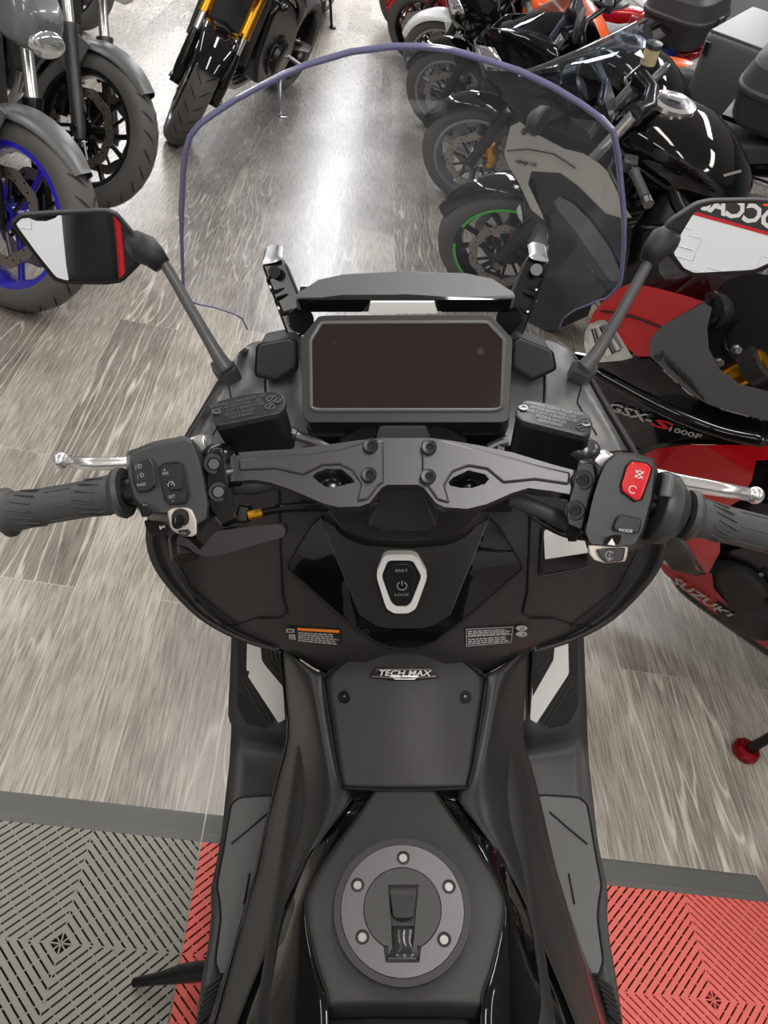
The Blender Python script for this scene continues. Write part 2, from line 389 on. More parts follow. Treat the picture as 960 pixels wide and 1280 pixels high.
for x in (-1.0, -.5, 0, .25, .55, 1.0):
    for z in ((.78, 1.08) if x not in (.25,) else (.93,)):
        P_ = [V((x + a, .0105, z + b)) for a, b in ((-.12, -.05), (.12, -.05), (.12, .06), (.05, .06), (.05, .09), (-.05, .09), (-.05, .06), (-.12, .06))]
        mb.tube(P_, .0022, 4, closed=True); mb.tube([V((x - .10, .0105, z)), V((x + .10, .0105, z))], .004, 4)
mb.build('faint_logo_print', mat('banner pale grey', (.78, .80, .84), .5), BN)
# ================================================================== SCOOTER (foreground)
SCO = thing('maxi_scooter', 'matte black maxi scooter seen from its saddle, with tall clear screen and blank display', 'scooter', BM)
def P3(spec):  # (px, py, key, val)
    return B(spec[0], spec[1], **{spec[2]: spec[3]})
def both(name, fn, m, parent=SCO, **k):
    """Left and mirrored right copy of a part."""
    out = []
    for sgn in (1, -1):
        mb = MB(); fn(mb, (lambda p: V(p)) if sgn == 1 else (lambda p: mirx(V(p)))); out.append(mb.build(name, m, parent, **k))
    return out

# ---- windshield -----------------------------------------------------------------
WT = [(227, 262), (229, 215), (232, 190), (238, 170), (250, 155), (267, 142.6), (295, 124), (325, 108), (355, 93), (383, 81), (437, 65), (490, 58), (525, 58), (560, 61.5), (600, 72.5), (650, 89), (690, 108), (725, 129), (750, 147), (766, 163), (773, 195), (777, 240), (780, 270)]
WB = [(227, 300), (229, 362), (232, 372), (238, 377), (250, 381), (267, 384), (294, 393), (303, 399), (309, 412), (325, 416), (360, 420), (437, 420), (506, 420), (575, 420), (650, 415), (690, 413), (699, 411), (704, 398), (718, 388), (745, 377), (760, 372), (776, 355), (780, 310)]
def lerpl(L, x):
    if x <= L[0][0]: return L[0][1]
    for a, b in zip(L[:-1], L[1:]):
        if x <= b[0]: return a[1] + (b[1] - a[1]) * (x - a[0]) / (b[0] - a[0])
    return L[-1][1]
def wsurf(px, py):
    y0 = 0.80 + (py - 58) / 360 * 0.14
    p = B(px, py, y=y0); return B(px, py, y=y0 - 0.75 * p.x * p.x)
xs = [227, 228, 229, 230.5, 232, 235, 238, 243, 250, 258, 267, 280, 294, 299, 303, 306, 309, 317, 325, 340, 355, 370] + list(range(383, 640, 14)) + [650, 665, 680, 690, 696, 699, 701, 704, 710, 718, 725, 737, 745, 752, 758, 763, 766, 770, 773, 775, 777, 779, 780]
mb = MB(); rows = []
for x in xs:
    t, b = lerpl(WT, x), lerpl(WB, x); rows.append([wsurf(x, t + (b - t) * k / 12) for k in range(13)])
mb.grid(rows); WS = mb.build('windshield', M_GLASS, SCO, angle=180)
iL, iR = xs.index(309), xs.index(699); nX = len(rows)
pts = [rows[i][-1] for i in range(iL, -1, -1)] + [rows[0][6]] + [r[0] for r in rows] + [rows[-1][6]] + [rows[i][-1] for i in range(nX - 1, iR - 1, -1)]
rad = [.0010 + .0012 * max(0, 1 - i / 8) for i in range(iL, -1, -1)] + [.0026] + [.0031] * nX + [.0028] + [.0010 + .0018 * max(0, 1 - k / 9) for k in range(nX - iR)]
mb = MB(); mb.tube(pts, rad, 8); mb.build('screen_rim', M_EDGE, WS, angle=180)

# ---- screen posts
M_POST = mat('black post plastic', (.006, .006, .0065), .25)
for sg in (1, -1):
    f = (lambda p: p) if sg == 1 else mirx
    def Q(x, y, yy): return f(B(x, y, y=yy))
    rr = [[Q(361, 426, .80), Q(391, 414, .80), Q(391, 412, .835), Q(366, 424, .835)], [Q(347, 388, .825), Q(378, 378, .825), Q(379, 377, .855), Q(351, 387, .855)], [Q(331, 343, .852), Q(360, 334, .852), Q(361, 333, .88), Q(334, 342, .88)], [Q(327, 331, .86), Q(352, 322, .86), Q(352, 321, .885), Q(329, 330, .885)]]
    mb = MB(); mb.rings(rr); post = mb.build('screen_bracket', M_POST, SCO, bevel=.003)
    for a, b, c, d in (((352, 393), (375, 385), (368, 366), (344, 374)), ((341, 366), (364, 358), (357, 340), (334, 348))):
        mb = MB(); L = [Q(x, y, .80 + (426 - y) * .00066 - .003) for x, y in (a, b, c, d)]; mb.tube(rounded(L, .2), .0022, 6, closed=True); mb.build('bracket_rib', M_GLOSS, post)
    mb = MB(); c = Q(344, 341, .848); mb.cyl(c, c + V((0, -.006, .004)), .0065); mb.build('bracket_bolt', M_DKSTEEL, post)
    mb = MB(); c = Q(374, 400, .80); mb.cyl(c, c + V((sg * .004, -.010, .005)), .014); mb.build('bracket_pivot', M_BLKMET, post)
    mb = MB(); mb.poly([f(p) for p in rounded([B(327, 331, y=.857), B(330, 322, y=.862), B(345, 318, y=.862), B(353, 323, y=.857), B(345, 328, y=.85)], .3)], V((0, .02, .004)))
    mb.build('bracket_cap', M_ALU, post, bevel=.002)

# ---- visor above the display
def vis(px, py, y): return B(px, py, y=y)
mb = MB()
up = [(372, 366, .775), (398, 349, .80), (430, 342, .812), (506, 338, .82)]
mid = [(369, 372, .765), (398, 373, .765), (430, 374, .765), (506, 374, .765)]
lowr = [(372, 388, .765), (398, 390, .765), (430, 390, .765), (506, 390, .765)]
def symrow(L, fn):
    P = [fn(*q) for q in L]; return P + [mirx(p) for p in P[-2::-1]]
back = [(380, 372, .80), (400, 372, .84), (430, 372, .85), (506, 372, .85)]
mb.rings([symrow(up, vis), symrow(mid, vis), symrow(lowr, vis), symrow(back, vis), symrow(up, vis)], closed=False, cap=False)
mb.build('instrument_visor', M_SATIN, SCO, bevel=.002, weld=1e-5, angle=25)
mb = MB()
mb.poly([B(372, 374.5, y=.762), B(640, 374.5, y=.762), B(636, 390, y=.762), B(552, 390, y=.762), B(540, 377, y=.762), B(462, 377, y=.762), B(452, 390, y=.762), B(378, 390, y=.762)], V((0, .03, 0)))
mb.build('visor_underside', M_GLOSS, SCO)
mb = MB(); mb.poly([B(460, 392, y=.750), B(547, 392, y=.750), B(543, 378, y=.752), B(463, 378, y=.752)], V((0, .008, -.002))); mb.build('visor_gap_plate', M_PLATE, SCO)  # added white plate, stands in for bright floor seen through the gap

# ---- display
def tft(px, py):  # display plane through three chosen points
    o = B(506, 460, d=.765); t = B(506, 394, d=.776); n = (t - o).normalized().cross(V((1, 0, 0)))
    r = _bi @ ray(px, py); c = V((0, 0, BH)); return c + r * ((o - c).dot(n) / r.dot(n)), n
TN = tft(506, 460)[1]
if TN.y > 0: TN = -TN
def T(px, py, off=0.0): return tft(px, py)[0] + TN * off
outer = [(399, 394), (613, 393), (641, 424), (636, 525), (628, 528), (386, 528), (379, 521), (375, 424)]
inner = [(402, 404), (609, 403), (630, 425), (627, 513), (389, 513), (388, 426)]
mb = MB(); mb.poly(rounded([T(*p) for p in outer], .08), -TN * .035)
DSP = mb.build('display_unit', mat('display frame', (.022, .022, .023), .42, bump=.1, bscale=900), SCO, bevel=.003)
mb = MB(); mb.poly(rounded([T(p[0], p[1], .001) for p in inner], .06), -TN * .002); mb.build('display_screen', M_SCREEN, DSP)
mb = MB(); L = rounded([T(p[0], p[1], .0006) for p in inner], .06); mb.tube(L, .0022, 6, closed=True); mb.build('screen_bezel', M_GREYPL, DSP)
for px in (418, 600):
    mb = MB(); c = T(px, 428 if px < 500 else 440, .0012); mb.cyl(c, c + TN * .0003, .0035, 16); mb.build('light_sensor', mat('sensor', (.02, .012, .012), .2), DSP)
mb = MB(); pts = [(398, 392), (612, 392), (642, 424), (637, 526), (383, 530), (373, 424)]
mb.poly(rounded([T(p[0] + (-4 if p[0] < 500 else 4), p[1] + 3, -.034) for p in pts], .1), -TN * .05); mb.build('display_shroud', M_DARK, SCO)

# ---- main cowl (leg shield and fairing): left half rows, mirrored
def half(rows):
    out = []
    for L in rows:
        P = [B(p[0], p[1], y=p[2]) for p in L]; out.append(P)
    return out
COW = half([
    [(303, 437, .850), (312, 430, .858), (322, 427, .86), (345, 425, .86), (380, 423, .86)],
    [(283, 463, .815), (296, 458, .825), (312, 456, .83), (345, 458, .82), (384, 466, .81)],
    [(256, 511, .775), (272, 507, .785), (296, 506, .775), (340, 512, .745), (395, 526, .735)],
    [(226, 562, .740), (246, 560, .750), (282, 563, .720), (345, 570, .69), (412, 576, .68)],
    [(201, 612, .712), (222, 614, .722), (268, 622, .695), (345, 630, .665), (425, 632, .65)],
    [(187, 660, .690), (212, 668, .702), (262, 682, .670), (345, 688, .635), (430, 690, .625)],
    [(193, 700, .672), (222, 712, .682), (275, 730, .655), (345, 738, .628), (435, 742, .612)],
    [(217, 735, .660), (245, 748, .668), (290, 762, .645), (355, 772, .62), (445, 780, .602)],
    [(252, 769, .652), (275, 779, .655), (312, 790, .638), (372, 802, .612), (450, 806, .592)],
    [(300, 795, .640), (317, 800, .640), (343, 806, .63), (392, 822, .605), (456, 828, .588)],
    [(346, 808, .63), (353, 811, .628), (366, 818, .620), (408, 842, .603), (460, 848, .585)],
])
mb = MB(); rowsf = []
for r in COW: rowsf.append(smooth_path(r, 3))
full = [r + [V((0, (r[-1].y), r[-1].z))] + [mirx(p) for p in r[::-1]] for r in rowsf]
cols = list(zip(*full)); cols = [smooth_path(c, 3) for c in cols]; full = list(zip(*cols))
mb.grid(full)
M_LEG = mat('matte black leg shield', (.024, .0225, .0225), .42, bump=.25, bscale=900, var=.05)
CWL = mb.build('leg_shield', M_LEG, SCO, solid=.006, angle=180)
# grey outer dash panels lying on the cowl, either side of the display
def cowlpt(px, py, lift=.002):
    """A point on the cowl seen at a pixel: nearest row/column interpolation of y."""
    if px > 506: p = mirx(cowlpt_mir(px, py, lift)); return p
    return _cowl(px, py, lift)
from mathutils.bvhtree import BVHTree
_tri = []
_vs = [p for r in full for p in r]; _nc = len(full[0])
for i in range(len(full) - 1):
    for j in range(_nc - 1): _tri.append((i * _nc + j, i * _nc + j + 1, (i + 1) * _nc + j + 1, (i + 1) * _nc + j))
BV = BVHTree.FromPolygons([tuple(v) for v in _vs], _tri)
def on(px, py, lift=.0015, bv=None, fb=None):
    """Point of the cowl surface seen at a pixel, lifted towards the rider."""
    c = V((0, 0, BH)); r = (_bi @ ray(px, py)).normalized(); h = (bv or BV).ray_cast(c, r)
    if h[0] is None: return B(px, py, **(fb or dict(y=.66)))
    n = h[1]
    if n.dot(r) > 0: n = -n
    return h[0] + n * lift
def subdiv(L, k=4, closed=True):
    out = []; n = len(L)
    for i in range(n if closed else n - 1):
        a = L[i]; b = L[(i + 1) % n]
        for j in range(k): out.append((a[0] + (b[0] - a[0]) * j / k, a[1] + (b[1] - a[1]) * j / k))
    if not closed: out.append(L[-1])
    return out
def patch(mb, poly, lift=.0015, step=8, bv=None, side=True, fb=None):
    """A thin panel following the cowl: polygon in the photo, sampled on the surface."""
    import mathutils
    from mathutils import geometry
    ring = subdiv(poly, 5); ys = [p[1] for p in poly]; xs_ = [p[0] for p in poly]
    pts = [V(p) for p in ring]; n0 = len(pts)
    def inside(x, y):
        c = False
        for i in range(n0):
            a, b = pts[i - 1], pts[i]
            if (a.y > y) != (b.y > y) and x < (b.x - a.x) * (y - a.y) / (b.y - a.y) + a.x: c = not c
        return c
    x = min(xs_) + step * .5
    while x < max(xs_):
        y = min(ys) + step * .5
        while y < max(ys):
            if inside(x, y) and min((V((x, y)) - q).length for q in pts[:n0]) > step * .35: pts.append(V((x, y)))
            y += step
        x += step
    r = geometry.delaunay_2d_cdt(pts, [(i, (i + 1) % n0) for i in range(n0)], [list(range(n0))], 1, 1e-4)
    vs = mb.vv([on(p.x, p.y, lift, bv, fb) for p in r[0]])
    for f in r[2]: mb.face([vs[i] for i in f])
def mir_px(L): return [(1012 - x, y) for x, y in L]
DASH = [(303, 437), (322, 428), (350, 425), (378, 424), (384, 466), (395, 526), (412, 574), (330, 571), (268, 566), (226, 562), (256, 511), (283, 463)]
for L in (DASH, mir_px(DASH)):
    mb = MB(); patch(mb, L, .002, 9); mb.build('dash_panel', M_COWL, SCO, angle=180)
# panel gaps
def gap(path, r=.0012, m=M_DARK, name='panel_gap', parent=CWL, lift=.0014, mirror=True, bv=None):
    for L in ([path, mir_px(path)] if mirror else [path]):
        mb = MB(); mb.tube([on(x, y, lift, bv) for x, y in subdiv(L, 4, False)], r, 6); mb.build(name, m, parent, angle=180)
gap([(331, 462), (333, 500), (335, 560)], .0014, lift=.0026)
gap([(283, 470), (292, 505), (268, 545)], .0008, lift=.0026)
gap([(349, 608), (350, 660), (353, 740), (359, 765), (350, 772), (322, 772)], .0012)
gap([(322, 772), (296, 780), (270, 782)], .0007)
gap([(300, 797), (330, 806), (374, 817)], .0009)
gap([(206, 605), (202, 660), (240, 735), (300, 782)], .0007)
# vent blocks beside the display
for L in ([(322, 432), (363, 424), (371, 428), (372, 462), (346, 476), (320, 470)], [(690, 440), (648, 423), (640, 428), (639, 462), (664, 476), (694, 462)]):
    mb = MB(); a = [B(x, y, y=.775) for x, y in L]; b = [p + V((0, .05, -.012)) for p in a]; c = sum(a, V()) / len(a); a2 = [c + (p - c) * .9 + V((0, -.006, .006)) for p in a]
    mb.rings([rounded(b, .15), rounded(a, .15), rounded(a2, .15)]); mb.build('dash_pocket_lid', mat('grained dash plastic', (.065, .068, .072), .38, bump=.5, bscale=450), SCO, bevel=.002)
    mb = MB(); mb.tube([p + V((0, -.0015, .0015)) for p in rounded(a, .15)], .0015, 6, closed=True); mb.build('panel_gap', M_DARK, CWL)
# right glove compartment with its pocket, glare put into the white lid colour
RP = [(678, 664), (690, 655), (733, 672), (733, 690), (680, 698)]
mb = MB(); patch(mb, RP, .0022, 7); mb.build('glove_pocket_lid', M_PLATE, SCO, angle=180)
mb = MB(); patch(mb, [(675, 699), (733, 691), (733, 706), (678, 716)], .0022, 7); mb.build('glove_pocket_recess', M_GLOSS, SCO, angle=180)
mb = MB(); mb.tube([on(x, y, .002) for x, y in subdiv([(734, 670), (690, 653), (677, 663), (674, 716), (680, 718), (734, 708)], 4, False)], .0018, 8); mb.build('glove_pocket_rim', M_TRIM, SCO)

# ---- gloss black V trim under the bars
VT = [(403, 646), (391, 658), (362, 700), (361, 708), (468, 799), (485, 806), (506, 808), (506, 781), (485, 780), (450, 764), (440, 745)]
VT = [(403, 646), (390, 657), (363, 700), (362, 708), (420, 760), (468, 799), (486, 806), (506, 808), (506, 781), (484, 779), (470, 776), (450, 763), (430, 715)]
for L in (VT, mir_px(VT)):
    mb = MB(); patch(mb, L, .005, 7); mb.build('gloss_trim', M_GLOSS, SCO, angle=180)
gap(VT[8:12] + [(403, 646)], .0011, M_GREYPL, 'trim_edge', SCO, .006)
gap([(403, 646), (390, 657), (363, 700), (362, 708), (420, 760), (468, 799), (486, 806), (506, 808)], .0012, M_DARK, 'trim_edge', SCO, .005)
# centre key panel
KP = [(420, 655), (430, 668), (455, 678), (506, 682), (557, 678), (582, 668), (592, 655), (606, 648), (561, 763), (541, 776), (527, 779), (485, 779), (471, 776), (451, 763), (406, 648)]
mb = MB(); patch(mb, KP, .010, 8); mb.build('key_panel', M_MATTE, SCO, angle=180)
def KQ(px, py, l=.012): return on(px, py, l)
HX = [(484, 688), (522, 688), (535, 714), (519, 757), (511, 764), (495, 764), (487, 757), (471, 714)]
HX = [(480, 690), (520, 690), (535, 715), (520, 757), (510, 763), (493, 763), (483, 757), (470, 715)]
kc = KQ(503, 726); kn = (KQ(503, 690) - KQ(503, 763)).normalized(); kx = V((1, 0, 0)); kz = kx.cross(kn).normalized()
if kz.y > 0: kz = -kz
def KK(px, py, off=0.0):
    r = _bi @ ray(px, py); c = V((0, 0, BH)); return c + r * ((kc - c).dot(kz) / r.dot(kz)) + kz * off
o_ = rounded([KK(*p) for p in HX], .22); i_ = rounded([KK(*p) for p in [(485, 697), (516, 697), (527, 717), (514, 750), (508, 755), (495, 755), (489, 750), (477, 717)]], .18)
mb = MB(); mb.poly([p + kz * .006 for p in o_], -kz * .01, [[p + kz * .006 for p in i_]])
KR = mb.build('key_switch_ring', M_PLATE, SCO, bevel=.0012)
mb = MB(); mb.poly([p + kz * .004 for p in i_], -kz * .006); KB = mb.build('key_switch', M_BUTTON, SCO)
mb = MB(); L = [(489, 701), (512, 701), (520, 712), (516, 738), (509, 744), (495, 744), (488, 738), (483, 712)]
mb.poly(rounded([KK(x, y, .0065) for x, y in L], .2), -kz * .004); mb.build('key_button', M_BUTTON, KB, bevel=.0008)
yu = (KK(503, 690) - KK(503, 763)).normalized(); mb = MB()
mb.text('SEAT', KK(502, 709, .0068), kx, yu, .0048, sx=1.3); mb.text('LOCK', KK(502.5, 739, .0068), kx, yu, .0046, sx=1.3)
c = KK(502.5, 728, .007); mb.tube([c + kx * .0052 * math.sin(a) + yu * .0052 * math.cos(a) for a in [(.5 + 5.28 * i / 18) for i in range(19)]], .0005, 5); mb.tube([c + yu * .0065, c + yu * .0008], .0005, 5)
mb.build('key_lettering', M_GREYPRINT, KB)
mb = MB(); mb.box(KK(502, 715, .0068), (.012, .001, .0006)); mb.build('button_groove', M_DARK, KB)

# ---- steering stem covers
mb = MB(); a = [B(*p, y=.575) for p in ((459, 656), (477, 611), (531, 611), (548, 656), (530, 663), (480, 663))]
mb.rings([rounded([p + V((0, .05, -.01)) for p in scaled(a, 1.12)], .15), rounded(a, .15), rounded([p + V((0, -.004, .004)) for p in scaled(a, .9)], .15)])
mb.build('stem_cover', mat('stem cover plastic', (.03, .03, .031), .4), SCO, bevel=.002)
mb = MB(); L = [(408, 640), (424, 628), (450, 622), (506, 618), (562, 622), (588, 628), (604, 640), (584, 664), (556, 674), (506, 678), (456, 674), (428, 664)]
a = [B(x, y, y=.600) for x, y in L]; mb.rings([rounded([p + V((0, .04, -.02)) for p in a], .2), rounded(a, .2)]); mb.build('steering_cover', M_MATTE, SCO, bevel=.004)
# bracket under the display
mb = MB(); a = [B(*p, y=.63) for p in ((424, 551), (464, 528), (545, 528), (584, 551), (578, 558), (430, 558))]; mb.poly(rounded(a, .1), V((0, .06, -.02))); mb.build('display_bracket', M_TRIM, SCO, bevel=.002)
mb = MB(); a = [B(*p, y=.62) for p in ((470, 548), (475, 533), (532, 533), (538, 548))]; mb.poly(rounded(a, .1), V((0, .02, -.01))); mb.build('bracket_plate', M_GREYPL, SCO, bevel=.002)
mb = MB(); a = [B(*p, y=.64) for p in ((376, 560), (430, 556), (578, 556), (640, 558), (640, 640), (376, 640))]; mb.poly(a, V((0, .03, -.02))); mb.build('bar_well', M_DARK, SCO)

# ---- handlebar holder casting
def HB(px, py, off=0.0):  # plane of the casting's top face: slopes up towards the front
    o = B(506, 590, z=1.135); n = V((0, -.62, .78)); r = _bi @ ray(px, py); c = V((0, 0, BH))
    return c + r * ((o - c).dot(n) / r.dot(n)) + n * off
HN = V((0, -.62, .78)).normalized()
hold = [(289, 572), (330, 566), (372, 562), (412, 557), (446, 552), (476, 549), (506, 549), (538, 549), (562, 552), (598, 558), (640, 567), (690, 582), (716, 589), (712, 619), (690, 615), (660, 611), (640, 617), (608, 631), (584, 637), (556, 635), (545, 630), (530, 611), (522, 607), (484, 607), (477, 611), (462, 630), (450, 634), (424, 635), (404, 630), (362, 612), (338, 604), (318, 601), (290, 603)]
hl = [(391, 597), (396, 592), (409, 587), (428, 588), (440, 598), (444, 604), (420, 610), (408, 610), (399, 604)]
hr = [(560, 604), (566, 598), (585, 589), (606, 594), (611, 600), (606, 606), (590, 611), (575, 611), (562, 608)]
mb = MB(); mb.poly([HB(*p, .004) for p in hold], -HN * .026, [[HB(*p, .004) for p in hl], [HB(*p, .004) for p in hr]])
HOLD = mb.build('handlebar_holder', M_CAST, SCO, bevel=.0035, seg=3)
mb = MB()  # raised rib across the top edge and central saddle
for L in ([(300, 576), (345, 571), (385, 569), (430, 562), (462, 552), (480, 552), (480, 606), (474, 608), (461, 626), (446, 629), (452, 607), (440, 590), (425, 583), (404, 584), (380, 596), (346, 588), (300, 590)],):
    mb.poly([HB(x, y, .0065) for x, y in L], -HN * .006)
    R_ = [(712, 592), (676, 584), (640, 574), (596, 563), (554, 552), (527, 552), (527, 604), (534, 610), (546, 627), (562, 631), (556, 608), (566, 592), (585, 585), (608, 589), (628, 606), (668, 602), (710, 608)]
    mb.poly([HB(x, y, .0065) for x, y in R_], -HN * .006)
mb.build('holder_rib', M_CAST, HOLD, bevel=.003, seg=3)
for x, y in ((464, 561), (462, 597), (536, 563), (535, 599)):
    mb = MB(); c = HB(x, y, .006); mb.lathe([(.0001, .004), (.003, .004), (.0032, .0065), (.0062, .0068), (.0068, .006), (.0068, 0)], c, HN, 20); b = mb.build('holder_bolt', M_DKSTEEL, HOLD)
    mb = MB(); mb.cyl(c + HN * .0045, c + HN * .005, .003, 6); mb.build('bolt_socket', M_DARK, b)
for sx in (1, -1):   # hardware seen through the windows of the casting
    mb = MB(); c = HB(411 if sx == 1 else 588, 600, -.03); mb.ball(c, .011, (1, .8, .8)); mb.cyl(c + V((.012, 0, -.004)), c + V((.024, -.002, -.004)), .007); mb.build('stay_bolt', M_STEEL if sx == 1 else M_BLKMET, HOLD)
# bar tubes, clamps, grips
def bar(px, py, off=0.0): return HB(px, py, -.010 + off)
GA, GB = B(158, 615, d=.716), B(8, 641, d=.728)
HA, HBq = B(856, 643, d=.716), B(1006, 680, d=.728)
mb = MB(); mb.tube([bar(296, 588), B(262, 596, d=.722), GA, GB], .0125, 20); mb.build('handlebar', M_BLKMET, SCO)
mb = MB(); mb.tube([bar(706, 604), B(742, 613, d=.722), HA, HBq], .0125, 20); mb.build('handlebar', M_BLKMET, SCO)
for a, b, nm in ((GA, GB, 'left'), (HA, HBq, 'right')):
    ax = (b - a); L = ax.length; ax = ax.normalized(); mb = MB()
    prof = [(.0125, 0), (.022, .0), (.0235, .004), (.022, .008), (.0178, .011), (.0176, .02), (.0168, .03), (.0166, L * .5), (.0168, L - .03), (.0176, L - .02), (.0185, L - .008), (.0225, L - .004), (.0228, L - .001), (.021, L), (.0125, L)]
    mb.lathe(prof, a, ax, 40); toC = (V((0, 0, BH)) - (a + b) / 2).normalized(); u = (toC - ax * toC.dot(ax)).normalized(); w = ax.cross(u)
    GR = mb.build('handlebar_grip', M_RUBBER, SCO)
    mb = MB()
    for end in (0.024, L - .03):       # chevron ribs at both ends
        for k in range(7):
            t = -1.2 + .4 * k
            q = [a + ax * (end + (.010 if end < .1 else -.010) * (1 - abs(t) / 1.3) * 1.0 + (s_ * .012)) + (u * math.cos(t + s_ * .18) + w * math.sin(t + s_ * .18)) * .0178 for s_ in (-.8, 0, .8)]
            mb.tube(q, .0009, 6)
    for t in (-1.0, -.1, .8):
        mb.tube([a + ax * (.045 + (L - .09) * k / 6) + (u * math.cos(t) + w * math.sin(t)) * .0168 for k in range(7)], .0007, 5)
    mb.build('grip_rib', M_RUBBER, GR)
    mb = MB(); mb.lathe([(.0001, .028), (.014, .028), (.0165, .024), (.0165, .004), (.012, 0)], b + ax * .001, ax, 28); mb.build('bar_end_weight', M_BLKMET, SCO)
# lever clamps
for pts, bl in (((272, 560, 284, 652), ((267, 580), (273, 615))), ((727, 574, 716, 660), ((728, 600), (718, 638)))):
    s_ = 1 if pts[0] < 500 else -1; mb = MB()
    L = [(262, 560), (280, 560), (284, 600), (298, 652), (280, 660), (262, 640), (256, 600)] if s_ == 1 else [(722, 574), (744, 574), (748, 600), (736, 640), (728, 668), (708, 660), (706, 640), (716, 605)]
    a = [B(x, y, d=.704) for x, y in L]; mb.rings([rounded([B(x, y, d=.748) for x, y in L], .2), rounded(a, .2), rounded(scaled([B(x, y, d=.700) for x, y in L], .9), .2)])
    CL = mb.build('lever_clamp', M_BLKMET, SCO, bevel=.002)
    for x, y in bl:
        mb = MB(); c = B(x, y, d=.699); n = (V((0, 0, BH)) - c).normalized(); mb.lathe([(.0001, .0005), (.0022, .0005), (.0024, .002), (.0045, .002), (.0049, 0)], c, n, 18); mb.build('clamp_bolt', M_DKSTEEL, CL)
    for k in range(2):
        x, y = bl[k]; mb = MB(); c = B(x, y, d=.701); n = (V((0, 0, BH)) - c).normalized(); mb.lathe([(.0056, .002), (.0085, .002), (.0095, 0), (.0095, -.01)], c, n, 20); mb.build('clamp_boss', M_TRIM, CL)

# ---- reservoirs
def reservoir(lid, bot, dl, db, labx, laby, lines, screws):
    top = [B(x, y, d=dl + (525 - y) * .00045) for x, y in lid]; bt = [B(x, y, d=db + (560 - y) * .0002) for x, y in bot]
    up = V((0, -.05, 1)).normalized()
    mb = MB(); mb.rings([rounded(bt, .12), rounded([p - up * .0045 for p in scaled(top, .97)], .12)])
    R_ = mb.build('brake_fluid_reservoir', mat('black reservoir', (.010, .010, .011), .33, bump=.15, bscale=900), SCO, bevel=.002)
    mb = MB(); mb.rings([rounded([p - up * .0055 for p in top], .12), rounded(top, .12), rounded([p + up * .0008 for p in scaled(top, .97)], .12)])
    cap = mb.build('reservoir_cap', mat('reservoir cap', (.032, .036, .042), .3, bump=.15, bscale=900, metal=.3), R_, bevel=.0006)
    c = sum(top, V()) / len(top)
    D_ = lambda p: B(p[0], p[1], d=dl + (525 - p[1]) * .00045)
    xd = (D_(labx[1]) - D_(labx[0])).normalized(); yd = D_(laby[1]) - D_(laby[0]); yd = (yd - xd * yd.dot(xd)).normalized(); nn = xd.cross(yd)
    mb = MB(); n_ = len(lines)
    for i, t in enumerate(lines): mb.text(t, c + yd * ((n_ - 1) / 2 - i) * .0043 + nn * .0020 - xd * .005, xd, yd, .0042, sx=.92)
    for k in (0, 1): mb.tube([c + xd * (.026 - .003 * k) + yd * (.003 - .008 * k) + nn * .0018 + (xd * math.cos(t) * .0045 + yd * math.sin(t) * .0032) for t in [2 * math.pi * q / 14 for q in range(14)]], .0005, 4, closed=True); mb.tube([c + xd * (.023 - .003 * k) + yd * (.001 - .008 * k) + nn * .0018, c + xd * (.029 - .003 * k) + yd * (.005 - .008 * k) + nn * .0018], .0006, 4)
    mb.build('cap_lettering', mat('embossed cap letters', (.15, .155, .165), .35, metal=.4), cap)
    for x, y in screws:
        q = [p for p in [B(x, y, d=dl + (525 - y) * .00045)]][0]; mb = MB(); mb.lathe([(.0001, .001), (.002, .001), (.0022, .0018), (.0042, .0018), (.0044, 0)], q, up, 16); mb.build('cap_screw', M_STEEL, cap)
WTXT = ['WARNING CLEAN FILLER CAP', 'BEFORE REMOVING. USE', 'ONLY DOT 4 BRAKE FLUID', 'FROM A SEALED', 'CONTAINER']
reservoir([(263, 519), (264, 511), (272, 502), (304, 494), (342, 489), (353, 493), (358, 502), (355.5, 511), (349, 517), (274.6, 532.5), (269, 532), (265, 526)],
          [(284, 560), (286, 556), (290, 552), (310, 550), (345, 548), (362, 548), (369, 552), (369, 558), (366, 562), (296, 566), (290, 566), (286, 564)], .733, .765,
          ((270, 518), (352, 500)), ((314, 522), (309, 497)), WTXT, ((271, 516), (347, 502)))
reservoir([(644, 514), (652, 503), (660, 501), (700, 507), (730, 515), (738, 522), (741, 530), (738, 542), (732, 546), (725, 545), (652, 527), (645, 521)],
          [(636, 565), (638, 560), (650, 556), (690, 562), (722, 572), (730, 576), (732, 582), (730, 588), (724, 590), (700, 584), (644, 574), (638, 570)], .733, .765,
          ((650, 512), (736, 532)), ((690, 536), (698, 507)), WTXT, ((654, 511), (732, 531)))
# brake hoses near reservoirs
for pts in (((352, 538), (372, 545), (395, 552), (410, 560)), ((610, 560), (624, 553), (634, 550))):
    mb = MB(); mb.tube(smooth_path([B(x, y, d=.77) for x, y in pts], 4), .005, 10); mb.tube([B(pts[0][0] + 10, pts[0][1] + 3, d=.765), B(pts[0][0] + 18, pts[0][1] + 6, d=.765)], .0065, 8); mb.build('hose_union', M_STEEL, SCO)
